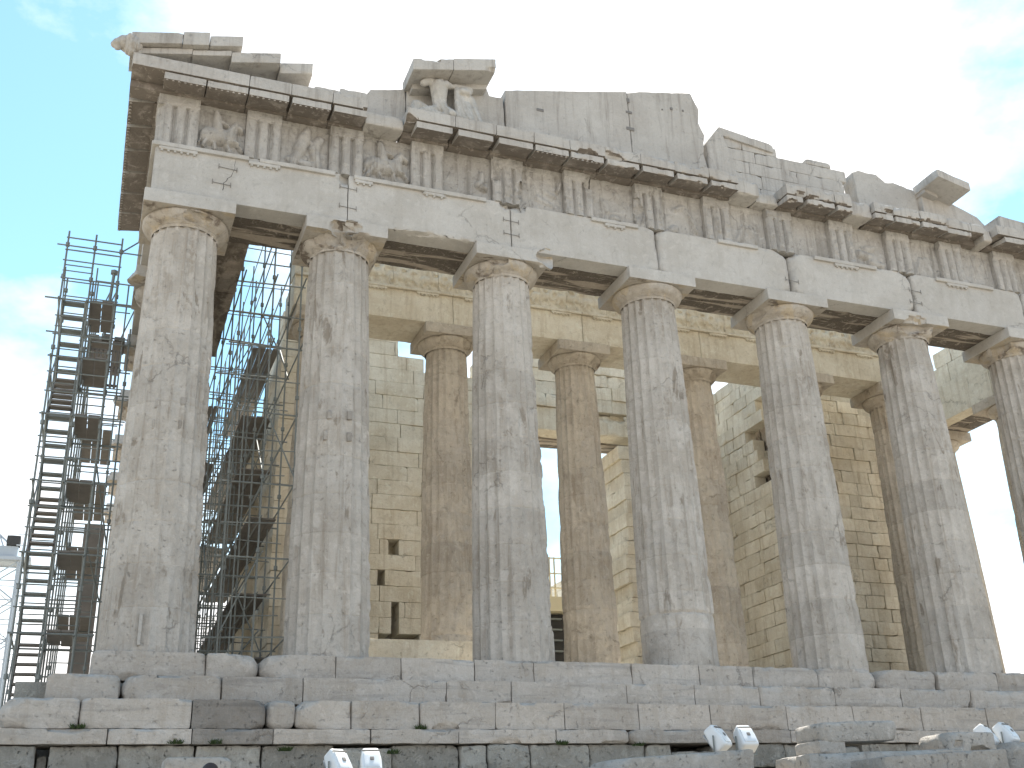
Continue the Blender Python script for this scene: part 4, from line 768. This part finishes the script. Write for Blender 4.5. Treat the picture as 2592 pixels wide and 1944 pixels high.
loose('fallen_slab', [rot(rbox(12.1, 13.85, -5.5, -4.5, -2.13, -1.75, .05, .05, .09, seed=1712, thr=-.05, rl=.16, rr=.2), -3, (13, -5, -2.), 1.5), rbox(12.0, 12.6, -5.45, -4.6, -2.36, -2.10, .06, .04, .1, seed=1713)], 'flat slab with rounded corners propped up on a broad low block', group=LG, tone=.62)
loose('fallen_block', [rot(rbox(6.95, 9.75, -6.7, -5.6, gz, -2.36, .06, .04, .14, seed=1714, rl=.35, thr=-.05), 0, (9.7, -6, -2.3), 3.2)], 'long wedge shaped block sloping up towards the first pair of floodlights on its right', group=LG)
loose('fallen_block', [rbox(14.85, 16.0, -5.7, -4.7, gz, -1.97, .05, .04, .09, seed=1715, rl=.28, bites=[((15.6, -5.75, -2.32), (.3, .2, .09), 4), ((15.1, -5.75, -2.2), (.14, .15, .1), 5)])], 'upright carved block with a round shoulder left of the rightmost floodlights', group=LG, tone=.62)
loose('fallen_block', [rot(rbox(11.9, 14.6, -7.4, -6.4, gz, -2.50, .06, .04, .12, seed=1716), 0, (13, -7, -2.4), 2.5)], 'dark low block lying nearest to the viewer in front of the propped slab', group=LG, tone=.2)
loose('fallen_block', [rbox(16.15, 18.8, -5.9, -4.8, gz, -2.17, .06, .05, .18, seed=1717, thr=-.1, rl=.3)], 'large rough block under the rightmost pair of floodlights', group=LG, tone=.35)
loose('fallen_block', [rbox(.22, 1.25, -4.7, -3.9, -4.4, -2.27, .07, .05, .12, seed=1718)], 'pale upright block standing just behind the dark haired person', group=LG, tone=.8)
# ---------------------------------------------------------------- floodlights
def flood():
    o = empty('floodlight')
    V, Q = rbox(-.17, .17, -.13, .15, -.24, .24, .03, .05, 0, sn=0); k = 1-.18*np.clip(V[:, 2]/.24, -1, 1)*(V[:, 2] > 0); V = np.stack([V[:, 0]*k, V[:, 1]*k, V[:, 2]], 1)
    tl = Matrix.Rotation(R(-34), 3, 'X'); tp = lambda P: np.asarray(P) @ np.array(tl).T + [0, 0, .62]
    h = G().add(tp(V), Q).build('housing', M['lampwhite'], o)
    a, b = rbox(-.13, .13, -.15, -.10, -.19, .12, .05, .03, 0, sn=0); G().add(tp(a), b).build('back_cover', M['lampwhite'], h)
    a, b = rbox(-.035, .035, -.165, -.14, -.06, .01, .05, .01, 0, sn=0); G().add(tp(a), b).build('cable_gland', M['iron'], h)
    a, b = rbox(-.15, .15, -.145, -.12, .145, .16, .05, .004, 0, sn=0); G().add(tp(a), b).build('seam', M['iron'], h)
    a, b = rbox(-.14, .14, .14, .165, -.19, .19, .05, .02, 0, sn=0); G().add(tp(a), b).build('lens', M['glass'], o)
    g = G()
    for s in (-1, 1): g.add(*tube((s*.2, 0, .32), (s*.2, 0, .66), .016, 6))
    g.add(*tube((-.2, 0, .32), (.2, 0, .32), .018, 6)); g.build('bracket', M['steel'], o)
    g = G().add(*tube((0, 0, -.7), (0, 0, .33), .028, 8)); g.add(*tube((-.22, -.2, -.68), (.22, .2, -.68), .02, 6)); g.add(*tube((-.22, .2, -.68), (.22, -.2, -.68), .02, 6)); g.build('stand', M['iron'], o)
    return o
fl0 = flood(); FG = 'floodlights aimed at the temple'
for k, (x, y, z, rz, lab) in enumerate(((2.92, -5, -3.04, 28, 'white floodlight nearest the person, turned slightly, cut by the lower picture edge'), (3.46, -5, -3.03, -5, 'white floodlight in the pair by the person, facing squarely and right of its twin'),
        (10.08, -5, -2.64, 35, 'white floodlight turned sideways just above the end of the wedge shaped block'), (10.68, -5, -2.64, -4, 'white floodlight facing squarely between the wedge shaped block and the propped slab'),
        (16.45, -5, -2.60, 38, 'white floodlight turned sideways right of the carved upright block'), (16.98, -5, -2.56, 22, 'rightmost white floodlight, above the large rough block'))):
    o = fl0 if k == 0 else fl0.copy()
    if k:
        C.collection.objects.link(o)
        for ch in fl0.children:
            c = ch.copy(); C.collection.objects.link(c); c.parent = o
            for gc in ch.children: d = gc.copy(); C.collection.objects.link(d); d.parent = c
    o.location = (x, y, z); o.rotation_euler = (0, 0, R(rz)); o.scale = (1.0, 1.0, 1.0); tag(o, lab, 'floodlight', FG)
# ---------------------------------------------------------------- the visitor, mostly below the picture
def person(x, y, z):
    B = [((0, 0, 1.50), (0, .0, 1.60), .085, .10), ((0, -.02, 1.32), (0, 0, 1.48), .06, .055), ((-.16, 0, 1.34), (.16, 0, 1.34), .075, .075), ((0, 0, 1.28), (0, 0, 1.0), .155, .135), ((0, 0, .98), (0, 0, .9), .15, .155), ((-.04, -.085, 1.53), (-.04, -.085, 1.53), .02, .02)]
    for s in (-1, 1):
        B += [((s*.2, 0, 1.33), (s*.25, .02, 1.05), .055, .045), ((s*.25, .02, 1.05), (s*.24, -.06, .82), .042, .032), ((s*.24, -.07, .78), (s*.235, -.09, .68), .036, .025), ((s*.09, 0, .9), (s*.1, 0, .48), .09, .06), ((s*.1, 0, .48), (s*.1, .03, .1), .058, .04), ((s*.1, .03, .05), (s*.11, -.13, .035), .045, .035)]
        for q in range(4): B.append(((s*(.215+.012*q), -.08-.006*q, .69), (s*(.213+.012*q), -.105, .60+.006*abs(q-1.5)), .010, .008))
        B.append(((s*.215, -.11, .74), (s*.2, -.135, .68), .011, .009)); B.append(((s*.095, .0, 1.57), (s*.098, .0, 1.54), .018, .014))
    fl = np.array([1, -1, 1]); mv = lambda L: [(tuple(a*fl+np.array((x, y, z))), tuple(b*fl+np.array((x, y, z))), r, s) for a, b, r, s in L]
    o = tag(blob('person', mv(B), .012, M['skin'], None, 1), 'dark haired person at the bottom edge, only the top of the head in view', 'person')
    blob('hair', mv([((0, .015, 1.60), (0, .02, 1.585), .112, .112), ((0, .05, 1.58), (0, .06, 1.46), .10, .085)]), .012, M['hair'], o, 1)
    blob('shirt', mv([((-.16, 0, 1.34), (.16, 0, 1.34), .085, .085), ((0, 0, 1.28), (0, 0, .95), .172, .168)]+[((s*.19, 0, 1.33), (s*.24, .015, 1.12), .07, .062) for s in (-1, 1)]), .015, M['shirt'], o, 1)
    blob('trousers', mv([((0, 0, .96), (0, 0, .9), .165, .168)]+[((s*.09, 0, .9), (s*.1, 0, .48), .1, .078) for s in (-1, 1)]+[((s*.1, 0, .48), (s*.1, .03, .1), .075, .062) for s in (-1, 1)]), .015, M['jeans'], o, 1)
person(.56, -8, -4.33)
# ---------------------------------------------------------------- weeds in the joints
for k, (x, y, z, n, lab) in enumerate(((-1.13, -2.46, -1.6, 60, 'green weed growing in the joint between two large lower step blocks at the corner'), (.52, -2.56, -1.87, 50, 'small green weed in the foundation joint right above the upright block'), (1.22, -2.56, -1.87, 50, 'low green weed under the dark step block'), (2.45, -2.58, -2.0, 80, 'green weed clump on the recessed foundation stone left of the nearest floodlights'), (5.06, -2.46, -1.6, 50, 'green weed at the foot of a split lower step block'), (4.5, -2.5, -2.05, 60, 'dark green weed in the open foundation hole above the nearest floodlights'), (7.95, -2.58, -1.9, 80, 'green weed below the broken end of the lowest step course'), (9.65, -2.58, -1.93, 50, 'tiny green weed in the foundation above the wedge shaped block'))):
    g = G(); rs = random.Random(k)
    for q in range(n):
        a = rs.uniform(0, 6.28); L = rs.uniform(.05, .14); bx = rs.uniform(-.11, .11); w = .012
        p = np.array([x+bx, y+rs.uniform(-.03, .03), z]); d = np.array([math.cos(a)*.7, -abs(math.sin(a))*.8, rs.uniform(.3, 1)]); d /= np.linalg.norm(d); s = np.array([-d[1], d[0], 0])*w
        g.add([p-s, p+s, p+d*L*.6+s*1.2, p+d*L, p+d*L*.6-s*1.2], [[[0, 1, 2, 3, 4]]])
    tag(g.build('weed_tuft', M['weed'], smooth=False), lab, 'weed', 'weeds in the joints')
